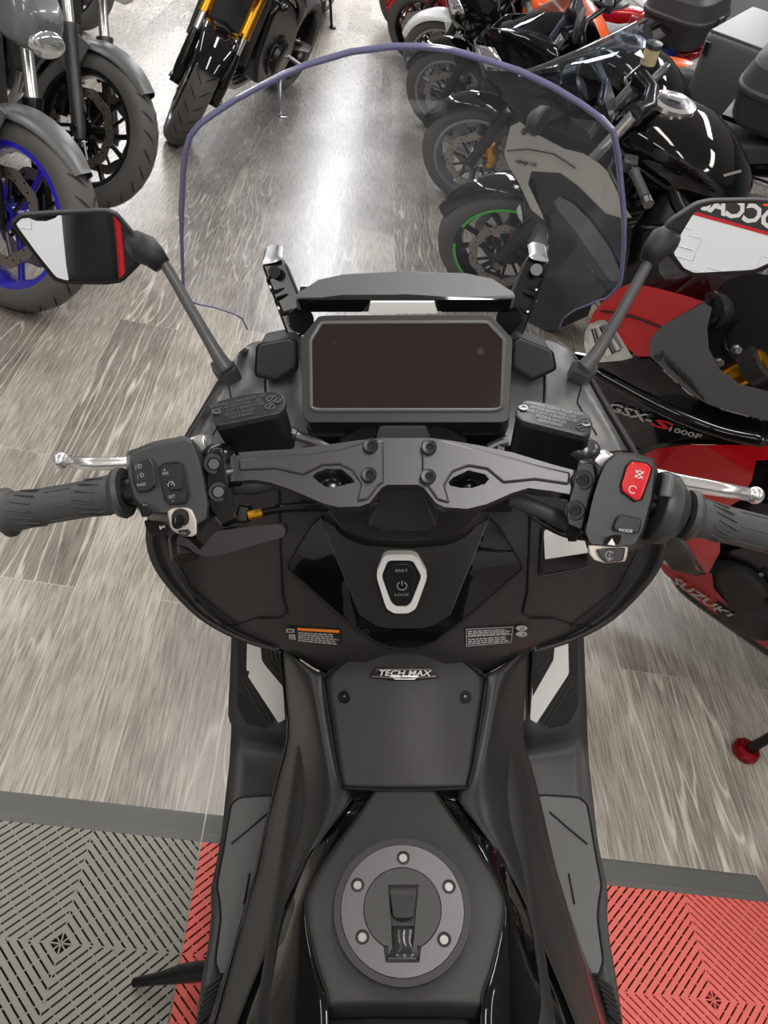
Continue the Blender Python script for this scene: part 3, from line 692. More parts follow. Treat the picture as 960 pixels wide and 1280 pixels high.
# cables
def cable(pts, r, m=M_BLKMET, d=.735, name='control_cable'):
    mb = MB(); mb.tube(smooth_path([B(p[0], p[1], d=p[2] if len(p) > 2 else d) for p in pts], 5), r, 8); return mb.build(name, m, SCO, angle=180)
cable([(312, 645), (345, 637), (400, 633), (450, 632, .75), (480, 626, .76)], .0038)
cable([(345, 634), (420, 628), (470, 624, .77)], .0035)
mb = MB(); mb.cyl(B(311, 645, d=.733), B(328, 641, d=.733), .0045, 10); mb.build('cable_ferrule', M_GOLD, SCO)
mb = MB(); mb.poly([B(x, y, d=.735) for x, y in ((298, 630), (312, 634), (310, 655), (292, 655))], V((0, .015, -.01))); mb.build('cable_stop', M_BLKMET, SCO, bevel=.002)
cable([(292, 606), (318, 606), (345, 600), (372, 604, .745)], .009, M_RUBBER, .738)
cable([(640, 622, .75), (670, 634), (700, 648), (718, 660)], .0085, M_RUBBER, .742)
cable([(648, 628, .76), (676, 652, .75), (704, 667, .745), (732, 672)], .0032, M_BLKMET)
mb = MB(); mb.box(B(723, 655, d=.735), (.02, .016, .02)); mb.box(B(716, 662, d=.73), (.008, .012, .02)); mb.build('throttle_cable_bracket', M_BLKMET, SCO, bevel=.001)

# ---- switch boxes
def housing(face, back, df, db, name):
    a = rounded([B(x, y, d=df) for x, y in face], .14); m_ = rounded([B(x, y, d=df + .012) for x, y in scaledpx(face, 1.07)], .14); b = rounded([B(x, y, d=db) for x, y in back], .14)
    mb = MB(); mb.rings([b, m_, a]); return mb.build(name, M_SWITCH, SCO, bevel=.003, seg=3)
def scaledpx(L, f):
    cx = sum(p[0] for p in L) / len(L); cy = sum(p[1] for p in L) / len(L); return [(cx + (x - cx) * f, cy + (y - cy) * f) for x, y in L]
def button(name, L, d, m, par, h=.006, r=.15, bevel=.0012, dome=.92):
    a = rounded([B(x, y, d=d) for x, y in L], r); mb = MB(); mb.rings([rounded([B(x, y, d=d + h) for x, y in L], r), a, rounded([B(x, y, d=d - .001) for x, y in scaledpx(L, dome)], r)]); return mb.build(name, m, par, bevel=bevel)
def frame_at(px, py, d, ax):
    c = B(px, py, d=d); x = (B(px + ax[0] * 10, py + ax[1] * 10, d=d) - c).normalized(); y = (B(px + ax[1] * 10, py - ax[0] * 10, d=d) - c).normalized(); return c, x, y
def word(mb, t, px, py, d, size_px, ax=(1, 0), sx=1.0):
    c, x, y = frame_at(px, py, d, ax); mb.text(t, c, x, y, size_px / 1000 * d * 1.05, sx=sx)
LF = [(163, 566), (196, 557), (230, 550), (240, 553), (250, 580), (259, 628), (258, 648), (243, 658), (214, 642), (186, 640), (168, 622), (160, 590)]
LB = [(158, 566), (190, 552), (232, 544), (252, 562), (262, 600), (268, 645), (250, 664), (226, 664), (190, 652), (170, 636), (158, 610)]
SBL = housing(LF, LB, .688, .742, 'switch_housing')
ch = (.98, -.17)
b = button('beam_switch', [(164, 577), (187, 571), (193, 580), (195, 606), (189, 613), (172, 616), (167, 604)], .684, M_BUTTON, SBL)
mb = MB(); word(mb, 'PASS', 177, 606, .6825, 5.2, ch); word(mb, 'D', 175, 583, .6825, 7, ch); word(mb, 'D', 178, 594, .6825, 7, ch)
for yy in (581, 583.2, 585.4): word(mb, '-', 170, yy + .6, .6825, 6, ch)
for yy in (592.5, 594.7, 596.9): word(mb, '-', 172.5, yy + .6, .6825, 6, ch)
mb.build('switch_lettering', M_GREYPRINT, b)
mb = MB(); L = [(199, 585), (205, 580), (224, 578), (228, 583), (235, 620), (232, 628), (212, 630), (207, 625)]
mb.tube([B(x, y, d=.6855) for x, y in L + L[:1]][:-1], .0012, 6, closed=True); mb.build('switch_gap', M_DARK, SBL)
b = button('cruise_switch', L, .6855, M_BUTTON, SBL, dome=.95)
b2 = button('cruise_rocker', [(208, 600), (225, 597), (228, 611), (212, 614)], .6815, M_BUTTON, b, .004)
mb = MB(); word(mb, 'RES', 207, 592, .6835, 4.6, ch); word(mb, '+', 206, 588, .6835, 6, ch); word(mb, 'SET', 215, 621, .6835, 5.4, ch); word(mb, '-', 216, 626, .6835, 7, ch)
c, x, y = frame_at(214, 606, .6800, ch); mb.tube([c + (x * math.cos(t) + y * math.sin(t)) * .0026 for t in [-.6 + 4.2 * k / 12 for k in range(13)]], .00035, 4); mb.tube([c, c + (x + y) * .0019], .00035, 4); word(mb, "'", 209, 607, .68, 5, ch)
mb.build('switch_lettering', M_GREYPRINT, b)
# joystick surround
b = button('joystick_surround', [(209, 640), (215, 635), (232, 634), (240, 637), (246, 650), (246, 668), (240, 671), (228, 670), (214, 662)], .686, mat('champagne plastic', (.56, .50, .46), .35, metal=.3), SBL, .016, .22)
mb = MB(); c = B(226, 647, d=.6835); n = (V((0, 0, BH)) - c).normalized(); mb.lathe([(.0001, .0005), (.0065, .0005), (.0078, 0), (.0078, -.006)], c, n, 24); mb.build('joystick_well', M_DARK, b)
mb = MB(); c = B(222, 654, d=.674); mb.tube([B(225, 648, d=.684), B(223, 653, d=.676), c, B(220.5, 657.5, d=.671)], [.0035, .0045, .0052, .0035], 16); mb.build('joystick', M_GLOSS, b)
b2 = button('info_button', [(222, 663), (236, 661), (239, 666), (234, 670), (225, 669)], .6835, M_BUTTON, b, .003)
mb = MB(); word(mb, '>o', 229.5, 666.5, .682, 5, ch); mb.build('switch_lettering', M_GREYPRINT, b2)
b = button('turn_signal_switch', [(174, 634), (178, 629), (186, 629), (190, 636), (188, 645), (177, 647)], .680, M_BLKMET, SBL, .016, .25, .002)
mb = MB(); word(mb, '<>', 181.5, 631.5, .6775, 4.5, (1, 0)); mb.build('switch_lettering', M_GREYPRINT, b)
b = button('horn_button', [(180, 650), (210, 652), (212, 664), (188, 670), (183, 664)], .690, M_GLOSS, SBL, .02)
mb = MB(); word(mb, 'b=', 203, 659, .6875, 6.5, ch); mb.build('switch_lettering', M_WHITE, b)
# parking brake lever under the left switch box
mb = MB(); L = [(216, 672), (234, 676), (246, 692), (256, 697), (268, 694), (258, 684), (262, 670), (272, 663), (310, 660), (345, 656), (354, 658), (357, 665), (355, 672), (345, 674), (318, 682), (290, 690), (264, 697), (250, 695), (236, 682), (222, 684)]
L = [(222, 668), (236, 674), (250, 688), (262, 672), (270, 664), (300, 660), (345, 655), (354, 657), (357, 664), (354, 672), (343, 675), (315, 683), (288, 691), (262, 697), (246, 693), (234, 684), (220, 680)]
mb.poly(rounded([B(x, y, d=.700) for x, y in L], .2), V((0, .017, -.012))); mb.build('parking_brake_lever', mat('black lever paint', (.013, .012, .012), .42), SCO, bevel=.005, seg=4)
mb = MB(); mb.cyl(B(228, 672, d=.72), B(232, 698, d=.712), .0125, 20); mb.build('lever_pivot', mat('dark brown black metal', (.015, .010, .010), .3), SCO, bevel=.001)
# right box
RF = [(757, 580), (770, 569), (792, 570), (814, 577), (818, 588), (814, 622), (804, 660), (794, 680), (770, 684), (738, 680), (732, 664), (742, 620), (750, 596)]
RB = [(752, 586), (768, 566), (815, 574), (824, 590), (820, 640), (806, 684), (780, 692), (734, 688), (726, 660), (738, 612)]
SBR = housing(RF, RB, .688, .742, 'switch_housing')
KS = [(784, 583), (790, 577), (808, 579.5), (814, 585), (811, 597), (801, 624), (794, 626), (778, 614), (777, 606)]
mb = MB(); mb.tube([B(x, y, d=.6865) for x, y in KS], .0016, 6, closed=True); mb.build('switch_gap', M_DARK, SBR)
b = button('engine_stop_switch', KS, .6845, M_REDBTN, SBR, .008)
cr_ = (.98, .2); mb = MB(); c, x, y = frame_at(791, 612, .6825, cr_); mb.tube([c + (x * math.cos(t) + y * math.sin(t)) * .0032 for t in [.5 + 5 * k / 14 for k in range(15)]], .00042, 4)
c, x, y = frame_at(799, 593, .6825, cr_); mb.tube([c + (x * math.cos(t) + y * math.sin(t)) * .003 for t in [.3 + 2.6 * k / 10 for k in range(11)]], .00042, 4); mb.tube([c + (x * math.cos(t) + y * math.sin(t)) * .003 for t in [3.4 + 2.6 * k / 10 for k in range(11)]], .00042, 4); mb.tube([c - x * .0036 - y * .003, c + x * .0036 + y * .003], .00042, 4); mb.tube([c - x * .0036 + y * .003, c + x * .0036 - y * .003], .00042, 4)
mb.build('switch_lettering', M_WHITE, b)
b = button('mode_button', [(772, 646), (776, 643), (801, 648), (802, 656), (798, 667), (768, 663), (767, 658)], .6825, M_BUTTON, SBR, .010)
mb = MB(); word(mb, 'MODE', 782, 663.5, .6805, 5.2, (.99, .08), 1.1); mb.build('switch_lettering', M_WHITE, b)
b = button('hazard_switch', [(760, 671), (766, 668), (778, 669), (774, 680), (764, 682)], .676, M_GLOSS, SBR, .016, .2)
mb = MB(); c, x, y = frame_at(764.5, 678, .6735, (1, .1)); mb.poly([c + y * .0035, c - y * .0022 - x * .0034, c - y * .0022 + x * .0034], x.cross(y) * .0004); mb.build('switch_lettering', M_WHITE, b)
b = button('start_switch_surround', [(735, 681), (785, 683), (784, 695), (781, 702), (755, 704), (742, 700), (736, 692)], .690, mat('champagne plastic', (.56, .50, .46), .35), SBR, .012)
b2 = button('start_button', [(745, 686), (782, 684), (779, 701), (757, 703), (750, 696)], .685, M_BUTTON, b, .008)
mb = MB(); c, x, y = frame_at(762, 694, .683, (1, .05)); mb.tube([c + (x * math.cos(t) + y * math.sin(t)) * .0034 for t in [.5 + 5.2 * k / 14 for k in range(15)]], .0004, 4); mb.tube([c + x * .001 + y * .0026, c - x * .001 - y * .0004, c + x * .001, c - x * .0008 - y * .0028], .0004, 4); word(mb, 'OFF', 761, 700.5, .683, 2.6); mb.build('switch_lettering', M_GREYPRINT, b2)
# throttle tube housing right of the box
mb = MB(); ax = (HBq - HA).normalized(); a = B(822, 634, d=.717); mb.lathe([(.012, -.006), (.031, -.006), (.033, 0), (.032, .009), (.026, .015), (.0225, .02), (.012, .021)], a, ax, 36); mb.build('throttle_housing', M_SWITCH, SCO, bevel=.001)
mb = MB(); mb.cyl(B(837.5, 594, d=.690), B(832, 622, d=.688), .0057, 14); mb.build('throttle_pin', M_GREYPL, SCO, bevel=.001)
# brake levers
mb = MB(); mb.tube([B(240, 560, d=.76), B(200, 571, d=.765), B(158, 579, d=.768), B(120, 580, d=.768), B(84, 577, d=.766)], [.010, .009, .0072, .0066, .0062], 16); mb.ball(B(76, 576, d=.766), .0085); lv = mb.build('brake_lever', M_CHROME, SCO, angle=180)
mb = MB(); mb.poly([B(x, y, d=.762) for x, y in ((228, 555), (238, 546), (257, 545), (259, 562), (250, 572), (238, 566))], V((0, .02, -.012))); mb.build('lever_perch', M_CHROME, SCO, bevel=.003)
mb = MB(); mb.tube([B(790, 590, d=.765), B(842, 602, d=.768), B(890, 610, d=.768), B(936, 618, d=.766)], [.009, .0085, .0075, .0065], 16); mb.ball(B(944, 619, d=.766), .0085); mb.build('brake_lever', M_CHROME, SCO, angle=180)
mb = MB(); mb.poly([B(x, y, d=.762) for x, y in ((742, 566), (758, 562), (770, 570), (766, 590), (748, 586), (740, 578))], V((0, .02, -.012))); mb.build('lever_perch', M_CHROME, SCO, bevel=.003)
mb = MB(); c = B(730, 562, d=.748); mb.ball(c, .013, (1.2, 1, .8)); mb.build('reservoir_neck', mat('clear neck', (.10, .10, .105), .25, metal=.6), SCO)
mb = MB(); c = B(274, 572, d=.748); mb.ball(c, .016, (1.2, 1, .8)); mb.build('reservoir_neck', M_BLKMET, SCO)

# ---- mirrors
def mirror(frame, glass, stalk, base, nrm_target, dm, neck):
    """Mirror head: glass aimed so that its reflection looks at nrm_target (a world point)."""
    g0 = B(*glass[0], d=dm); c = B(sum(p[0] for p in glass) / len(glass), sum(p[1] for p in glass) / len(glass), d=dm)
    tgt = BM.inverted() @ V(nrm_target); n = ((V((0, 0, BH)) - c).normalized() + (tgt - c).normalized()).normalized()
    def Q(px, py, off=0.0):
        r = _bi @ ray(px, py); o = V((0, 0, BH)); return o + r * ((c - o).dot(n) / r.dot(n)) + n * off
    fr = rounded([Q(*p) for p in frame], .2); cf = sum(fr, V()) / len(fr)
    mb = MB(); mb.rings([[cf + (p - cf) * .55 - n * .040 for p in fr], [cf + (p - cf) * .85 - n * .028 for p in fr], [cf + (p - cf) * 1.0 - n * .010 for p in fr], [p + n * .0 for p in fr], [cf + (p - cf) * .965 + n * .0012 for p in fr], [cf + (p - cf) * .955 - n * .001 for p in fr]])
    H = mb.build('mirror_housing', M_TRIM, SCO, angle=40)
    mb = MB(); mb.poly(rounded([Q(p[0], p[1], .0006) for p in glass], .15), -n * .001); mb.build('mirror_glass', mat('mirror glass', (.92, .93, .94), .0, metal=1.0), H, angle=20)
    nk = [B(x, y, d=dd) for x, y, dd in neck]; mb = MB(); mb.tube(nk, [.012, .0165, .0135, .010], 16); mb.build('mirror_neck', M_TRIM, H, angle=180)
    st = [B(x, y, d=dd) for x, y, dd in stalk]; mb = MB(); P_ = smooth_path(st, 4); k = len(P_)
    mb.tube(P_, [.0058 + .0045 * (i / k) ** 3 for i in range(k)], 12); S_ = mb.build('mirror_stalk', M_SATIN, SCO, angle=180)
    mb = MB(); bp_ = [B(x, y, d=dd) for x, y, dd in base]; mb.poly(rounded(bp_, .2), V((0, .02, -.025))); mb.build('stalk_foot', M_SATIN, S_, bevel=.004, seg=3)
FL = [(12, 279), (24, 268), (67, 265), (133, 262), (147, 267), (168, 292), (184, 312), (181, 325), (153, 353), (133, 356), (80, 355), (66, 350), (40, 316)]
GL = [(20, 280), (27, 273), (67, 269.5), (132, 266.5), (143, 270), (162, 294), (175, 314), (173, 323), (150, 348), (132, 351), (82, 350), (70, 346), (46, 316)]
mirror(FL, GL, [(196, 318, .86), (212, 340, .865), (236, 382, .875), (258, 420, .885), (272, 444, .89), (284, 462, .895)], [(262, 452, .89), (292, 450, .895), (296, 462, .9), (278, 472, .9), (266, 466, .89)], (.22, -.92, 1.07), .85,
       [(166, 300, .866), (181, 312, .862), (192, 320, .86), (203, 332, .862)])
FR = [(823, 296), (838, 276), (872, 254), (890, 250), (945, 249), (990, 252), (1002, 262), (996, 290), (968, 332), (945, 342), (867, 346), (850, 338), (838, 322)]
GRR = [(842, 317), (849, 296), (866, 268), (877, 259), (890, 254.5), (945, 253.5), (986, 256), (996, 264), (990, 290), (962, 328), (942, 337), (868, 341), (855, 335)]
mirror(FR, GRR, [(816, 318, .86), (804, 340, .865), (780, 384, .875), (758, 422, .885), (744, 444, .89), (730, 460, .895)], [(716, 450, .895), (748, 450, .89), (746, 466, .89), (734, 472, .9), (716, 464, .9)], (1.52, -3.1, 1.20), .85,
       [(842, 292, .866), (829, 302, .862), (818, 314, .86), (810, 328, .862)])

# ---- tunnel, side covers, tank
def msp(p):  # the same point on the scooter's other side, as a pixel spec
    return (1012 + max(0, .745 - p[2]) * 36 - p[0], p[1], p[2])
def zrow(L, right=False): return [B(q[0], q[1], z=q[2]) for q in ([msp(p) for p in L] if right else L)]
def surf(rows, nr=3, nc=3):
    rows = [smooth_path(r, nc) for r in rows]; cols = [smooth_path(c, nr) for c in zip(*rows)]; return list(zip(*cols))
SIDE = [
    [(403, 842, .804), (386, 834, .806), (366, 822, .806), (351, 808, .80)],
    [(408, 868, .790), (392, 872, .790), (378, 874, .765), (357, 868, .70)],
    [(415, 920, .770), (401, 925, .769), (384, 928, .738), (360, 922, .665)],
    [(424, 968, .752), (409, 972, .750), (382, 980, .715), (344, 985, .635)],
    [(440, 998, .7445), (411, 1010, .742), (376, 1030, .708), (332, 1040, .618)],
    [(404, 1046, .735), (385, 1060, .727), (356, 1078, .688), (322, 1085, .60)],
    [(371, 1100, .712), (358, 1110, .700), (337, 1122, .662), (309, 1130, .588)],
    [(350, 1145, .692), (339, 1154, .680), (322, 1164, .645), (297, 1175, .578)],
    [(329, 1197, .672), (320, 1204, .660), (306, 1211, .628), (285, 1218, .568)],
    [(303, 1262, .652), (296, 1267, .640), (286, 1270, .610), (270, 1275, .558)],
    [(278, 1330, .632), (272, 1333, .620), (264, 1335, .590), (250, 1337, .548)]]
GLS = [
    [(470, 990, .743), (458, 993, .743), (441, 999, .742)],
    [(442, 1028, .744), (434, 1028, .742), (422, 1028, .737)],
    [(414, 1067, .746), (404, 1066, .742), (389, 1063, .729)],
    [(388, 1112, .747), (381, 1109, .741), (371, 1100, .712)],
    [(383, 1145, .748), (368, 1147, .736), (350, 1146, .692)],
    [(396, 1207, .748), (364, 1205, .730), (330, 1198, .672)],
    [(409, 1250, .748), (360, 1254, .722), (303, 1262, .652)],
    [(411, 1300, .74), (356, 1310, .71), (284, 1318, .636)]]
UND = [  # lower side under the cover's edge, down to the footboard
    [(351, 810, .80), (356, 815, .70), (362, 820, .60)],
    [(357, 868, .70), (361, 885, .60), (364, 900, .50)],
    [(360, 922, .665), (364, 932, .58), (368, 945, .46)],
    [(344, 985, .635), (354, 988, .52), (358, 992, .42)],
    [(322, 1085, .60), (326, 1090, .50), (330, 1094, .41)],
    [(309, 1130, .588), (312, 1134, .56), (310, 1145, .41)],
    [(297, 1175, .578), (297, 1180, .55), (295, 1190, .41)],
    [(285, 1218, .568), (282, 1222, .54), (277, 1232, .41)],
    [(270, 1275, .558), (266, 1278, .53), (258, 1290, .41)],
    [(250, 1337, .548), (244, 1339, .52), (236, 1350, .41)]]
TUN = [
    [(464, 803, .852), (485, 802, .856), (506, 801, .857)],
    [(432, 826, .824), (470, 827, .832), (506, 827, .835)],
    [(404, 848, .800), (455, 852, .812), (506, 853, .816)],
    [(412, 905, .776), (458, 907, .786), (506, 908, .789)],
    [(420, 955, .756), (460, 957, .764), (506, 958, .766)],
    [(427, 984, .748), (462, 986, .752), (506, 987, .753)]]
M_SIDE = mat('matt blue black cover', (.017, .0175, .019), .42, bump=.1, bscale=1200, var=.06)
def full_rows(rows): return [zrow(L) + zrow(L, True)[-2::-1] for L in rows]
mb = MB(); mb.grid(surf(full_rows(TUN))); TC = mb.build('tunnel_cover', M_MATTE, SCO, solid=.004, angle=180)
for r_ in (False, True):
    mb = MB(); mb.grid(surf([zrow(L, r_) for L in SIDE])); SCV = mb.build('side_cover', M_SIDE, SCO, solid=.004, angle=180)
    mb = MB(); mb.grid(surf([zrow(L, r_) for L in GLS])); mb.build('gloss_tank_side', M_GLOSS, SCO, solid=.003, angle=180)
    mb = MB(); mb.grid(surf([zrow(L, r_) for L in UND])); mb.build('lower_side_panel', M_BLKMET, SCO, solid=.003, angle=180)
    mb = MB(); mb.tube([p + V((0, 0, .001)) for p in smooth_path(zrow([L[0] for L in SIDE[4:]], r_), 4)], .0016, 6); mb.build('cover_edge', M_TRIM, SCV, angle=180)
    mb = MB(); E_ = [p + V((0, -.001, .001)) for p in smooth_path(zrow([L[0] for L in TUN], r_)[2:], 4)]; mb.tube(E_, .002, 6); E_ = [p + V((0, -.001, .001)) for p in zrow([L[0] for L in TUN], r_)[:3]]; mb.tube(smooth_path(E_, 3), .0013, 6); mb.build('panel_gap', M_DARK, TC, angle=180)
mb = MB(); mb.tube([p + V((0, -.001, .0005)) for p in smooth_path(full_rows(TUN)[-1], 3)], .002, 6); mb.build('panel_gap', M_DARK, TC, angle=180)
def bvof(rows):
    vs = [tuple(p) for r in rows for p in r]; nc = len(rows[0])
    return BVHTree.FromPolygons(vs, [(i * nc + j, i * nc + j + 1, (i + 1) * nc + j + 1, (i + 1) * nc + j) for i in range(len(rows) - 1) for j in range(nc - 1)])
TBV = bvof(surf(full_rows(TUN)))
def ont(px, py, l=.001): return on(px, py, l, TBV)
for x in (431, 581):
    c = ont(x, 871, .001); n = V((0, -.35, .94)).normalized(); mb = MB(); mb.lathe([(.0001, .001), (.0035, .001), (.0037, .0025), (.0055, .0025), (.0058, .0008), (.0075, .0008), (.0078, 0)], c, n, 20); b = mb.build('panel_bolt', M_BLKMET, TC)
    mb = MB(); mb.cyl(c + n * .0015, c + n * .0018, .0018, 6); mb.build('bolt_socket', M_STEEL, b)
# badge
mb = MB(); L = [(461, 846), (469, 833), (541, 833), (549, 847), (520, 850), (490, 850)]
mb.poly(rounded([ont(x, y, .003) for x, y in L], .08), V((0, .002, -.004))); BG = mb.build('nameplate', M_BLKMET, TC, bevel=.0006)
mb = MB(); L2 = [(466, 845), (472, 836), (538, 836), (544, 845), (516, 847), (494, 847)]; mb.tube([ont(x, y, .0034) for x, y in L2], .0007, 6, closed=True); mb.build('nameplate_rim', M_CHROME, BG)
mb = MB(); c = ont(505, 840.5, .0036); yd = (ont(505, 835, .0036) - ont(505, 845, .0036)).normalized(); mb.text('TECH MAX', c, (1, 0, 0), yd, .0092, sx=1.32, font_shear=.25, depth=.0003, bold=.015)
mb.build('nameplate_lettering', M_WHITE, BG)
mb = MB(); L3 = [(487, 844), (524, 844), (518, 849), (494, 849)]; mb.poly([ont(x, y, .0034) for x, y in L3], V((0, 0, -.0005))); pl = mb.build('nameplate_tab', M_ALU, BG)
mb = MB(); mb.text('Tmax', ont(506, 846.3, .0039), (1, 0, 0), yd, .0048, depth=.0003, sx=1.2, font_shear=.3); mb.build('nameplate_lettering', M_DARK, BG)
# warning labels on the leg shield
def quad_on(L, l): return [on(x, y, l) for x, y in L]
mb = MB(); patch(mb, [(357, 782), (372, 783), (426, 786), (427, 806), (372, 800), (359, 796)], .002, 6); LB1 = mb.build('warning_label', mat('label black', (.012, .012, .012), .35), CWL)
mb = MB(); patch(mb, [(373, 783), (425, 786.2), (425, 789.6), (373, 786.4)], .0026, 6); mb.build('label_band', M_ORANGE, LB1)
def lines(L0, L1, n, par, seed):
    rr = random.Random(seed); mb = MB()
    for k in range(n):
        t = (k + .5) / n; a = (L0[0][0] + (L1[0][0] - L0[0][0]) * t, L0[0][1] + (L1[0][1] - L0[0][1]) * t); b = (L0[1][0] + (L1[1][0] - L0[1][0]) * t, L0[1][1] + (L1[1][1] - L0[1][1]) * t)
        u = 0.0; end = rr.uniform(.86, 1.0)
        while u < end:
            v = min(u + rr.uniform(.05, .14), end); f = lambda q: (a[0] + (b[0] - a[0]) * q, a[1] + (b[1] - a[1]) * q)
            h = .62 * (L1[0][1] - L0[0][1]) / n / 2; p, q = f(u), f(v)
            mb.face(mb.vv([on(p[0], p[1] - h, .0027), on(q[0], q[1] - h, .0027), on(q[0], q[1] + h, .0027), on(p[0], p[1] + h, .0027)])); u = v + .022
    mb.build('label_print', M_GREYPRINT, par)
lines(((374, 788), (424, 791)), ((374, 800), (424, 805)), 5, LB1, 1)
mb = MB()
for L in ([(359, 784), (369, 784.6), (369, 789), (359, 788.5)], [(362, 791), (370, 791.5), (371, 798), (363, 797)]): patch(mb, L, .0027, 4)
mb.build('label_print', M_GREYPRINT, LB1)
mb = MB()
for L in ([(361, 785.5), (367, 785.8), (367, 787.6), (361, 787.3)], [(364, 793), (369, 793.4), (369, 794.2), (364, 793.8)], [(364, 795.2), (369, 795.6), (369, 796.4), (364, 796)]): patch(mb, L, .0031, 4)
mb.build('label_print', M_DARK, LB1)
mb = MB(); patch(mb, [(582, 785), (640, 782), (638, 801), (582, 806)], .002, 6); LB2 = mb.build('warning_label', MATS['label black'], CWL)
mb = MB()
for a in (((582, 785), (640, 782)), ((640, 782), (638, 801)), ((638, 801), (582, 806)), ((582, 806), (582, 785)), ((582, 794.5), (639, 791))): mb.tube([on(x, y, .0025) for x, y in subdiv(list(a), 4, False)], .0004, 4)
mb.build('label_print', M_GREYPRINT, LB2); lines(((584, 786.5), (637, 783.8)), ((584, 794), (637, 790.6)), 3, LB2, 3); lines(((584, 796.5), (637, 792.6)), ((584, 804.5), (637, 800)), 3, LB2, 4)
for yc in (783.5, 790.8):
    mb = MB(); patch(mb, [(651 + 7 * math.cos(t), yc + 3.4 * math.sin(t)) for t in [k * math.pi / 8 for k in range(16)]], .0026, 4); e_ = mb.build('label_oval', M_GREYPRINT, CWL)
    mb = MB(); mb.text('E5' if yc < 785 else 'E10', on(651, yc, .003), (1, -.05, 0), (0, .5, .8), .0052, depth=0.0003); mb.build('label_print', M_DARK, e_)
# small lock hole on left flank
mb = MB(); c = on(251, 743, .001); mb.poly([on(x, y, .0012) for x, y in ((242, 746), (247, 748), (254, 755), (251, 756), (244, 752))], V((0, .002, 0))); mb.build('body_clip', M_DARK, CWL)

# tank cover
TNK = [
    [(472, 985, .752), (489, 985, .753), (506, 985, .7535)],
    [(441, 1030, .753), (473, 1032, .757), (506, 1032, .758)],
    [(413, 1068, .755), (458, 1072, .763), (506, 1072, .765)],
    [(387, 1112, .757), (446, 1114, .768), (506, 1114, .770)],
    [(383, 1145, .756), (444, 1146, .764), (506, 1146, .765)],
    [(397, 1207, .752), (452, 1206, .756), (506, 1206, .757)],
    [(409, 1242, .750), (458, 1240, .752), (506, 1240, .7525)],
    [(410, 1258, .744), (458, 1256, .746), (506, 1256, .746)],
    [(411, 1275, .715), (458, 1273, .712), (506, 1273, .712)]]
TROW = surf(full_rows(TNK), 4, 4)
mb = MB(); mb.grid(TROW); TK = mb.build('tank_cover', M_TANK, SCO, solid=.008, angle=180)
mb = MB(); E_ = [r[0] for r in TROW]; mb.tube([p + V((0, 0, -.001)) for p in E_], .002, 6); E_ = [r[-1] for r in TROW]; mb.tube([p + V((0, 0, -.001)) for p in E_], .002, 6); mb.build('panel_gap', M_DARK, TK, angle=180)
FN = V((0, -.14, .99)).normalized(); FC0 = B(503, 1136, z=.776)
def FC(px, py, off=0.0):
    r = _bi @ ray(px, py); c = V((0, 0, BH)); return c + r * ((FC0 - c).dot(FN) / r.dot(FN)) + FN * off
FX = V((1, 0, 0)); FY = FN.cross(FX); FY = FY if FY.y > 0 else -FY
fr_ = (FC(580, 1136) - FC(427, 1136)).length / 2
mb = MB(); mb.lathe([(fr_ * 1.13, -.003), (fr_ * 1.12, .0008), (fr_ * 1.01, .0014), (fr_ * 1.0, -.001), (fr_ * .2, -.001)], FC0, FN, 64); mb.build('cap_collar', MATS['grained black tank cover'], TK)
def arcpt(r, t): return FC0 + (FX * math.cos(t) + FY * math.sin(t)) * r
bolts_ = [(504, 1073), (447, 1107), (561, 1109), (453, 1172), (555, 1175)]
holes = [[FC(x, y) + (FX * math.cos(t) + FY * math.sin(t)) * fr_ * .115 for t in [2 * math.pi * k / 16 for k in range(16)]] for x, y in bolts_]
ri = fr_ * .64
mouth = [FC(482, 1178), FC(482, 1204), FC(524, 1204), FC(524, 1178)]
t1 = math.atan2((mouth[0] - FC0).dot(FY), (mouth[0] - FC0).dot(FX)); t2 = math.atan2((mouth[3] - FC0).dot(FY), (mouth[3] - FC0).dot(FX))
t1 %= 2 * math.pi; t2 %= 2 * math.pi
inner_ = [arcpt(ri, t2 + (t1 + 2 * math.pi - t2) * k / 44) for k in range(45)] + [mouth[1], mouth[2]]
mb = MB(); mb.poly([p + FN * .002 for p in [arcpt(fr_, 2 * math.pi * k / 72) for k in range(72)]], -FN * .003, [[p + FN * .002 for p in h] for h in holes] + [[p + FN * .002 for p in inner_]])
FCR = mb.build('fuel_cap_ring', M_CAPRING, TK, bevel=.0006)
mb = MB(); mb.lathe([(fr_ * .98, -.0012), (.0001, -.0012)], FC0, FN, 48); mb.build('cap_base', M_DARK, FCR)
for x, y in bolts_:
    mb = MB(); c = FC(x, y, -.0008); mb.lathe([(.0001, .0010), (.0013, .0010), (.0015, .0022), (.0040, .0022), (.0044, .0012), (.0044, 0)], c, FN, 20); mb.build('cap_bolt', M_CHROME, FCR)
lidL = [arcpt(ri * .975, t2 + (t1 + 2 * math.pi - t2) * k / 44) for k in range(45)] + [FC(485, 1183), FC(485, 1200), FC(521, 1200), FC(521, 1183)]
rec = [FC(*p) for p in ((485, 1107), (523, 1107), (517, 1180), (516, 1192), (491, 1192), (490, 1178))]
mb = MB(); mb.poly([p + FN * .0024 for p in lidL], -FN * .003, [[p + FN * .0024 for p in rec]]); LID = mb.build('fuel_cap_lid', M_CAP, FCR, bevel=.0005)
mb = MB(); L = [(487, 1111), (521.5, 1111), (517, 1146), (512, 1149), (495, 1149), (491, 1146)]; a = rounded([FC(*p, .004) for p in L], .08); mb.poly(a, -FN * .005); KC = mb.build('keyhole_cover', mat('cap lever', (.045, .045, .047), .33, metal=.3), LID, bevel=.001)
mb = MB(); mb.text('YAMAHA', FC(503, 1118, .0042), FX, FY, .0058, depth=.0003, sx=1.1); mb.build('cover_lettering', mat('embossed grey', (.09, .09, .093), .4), KC)
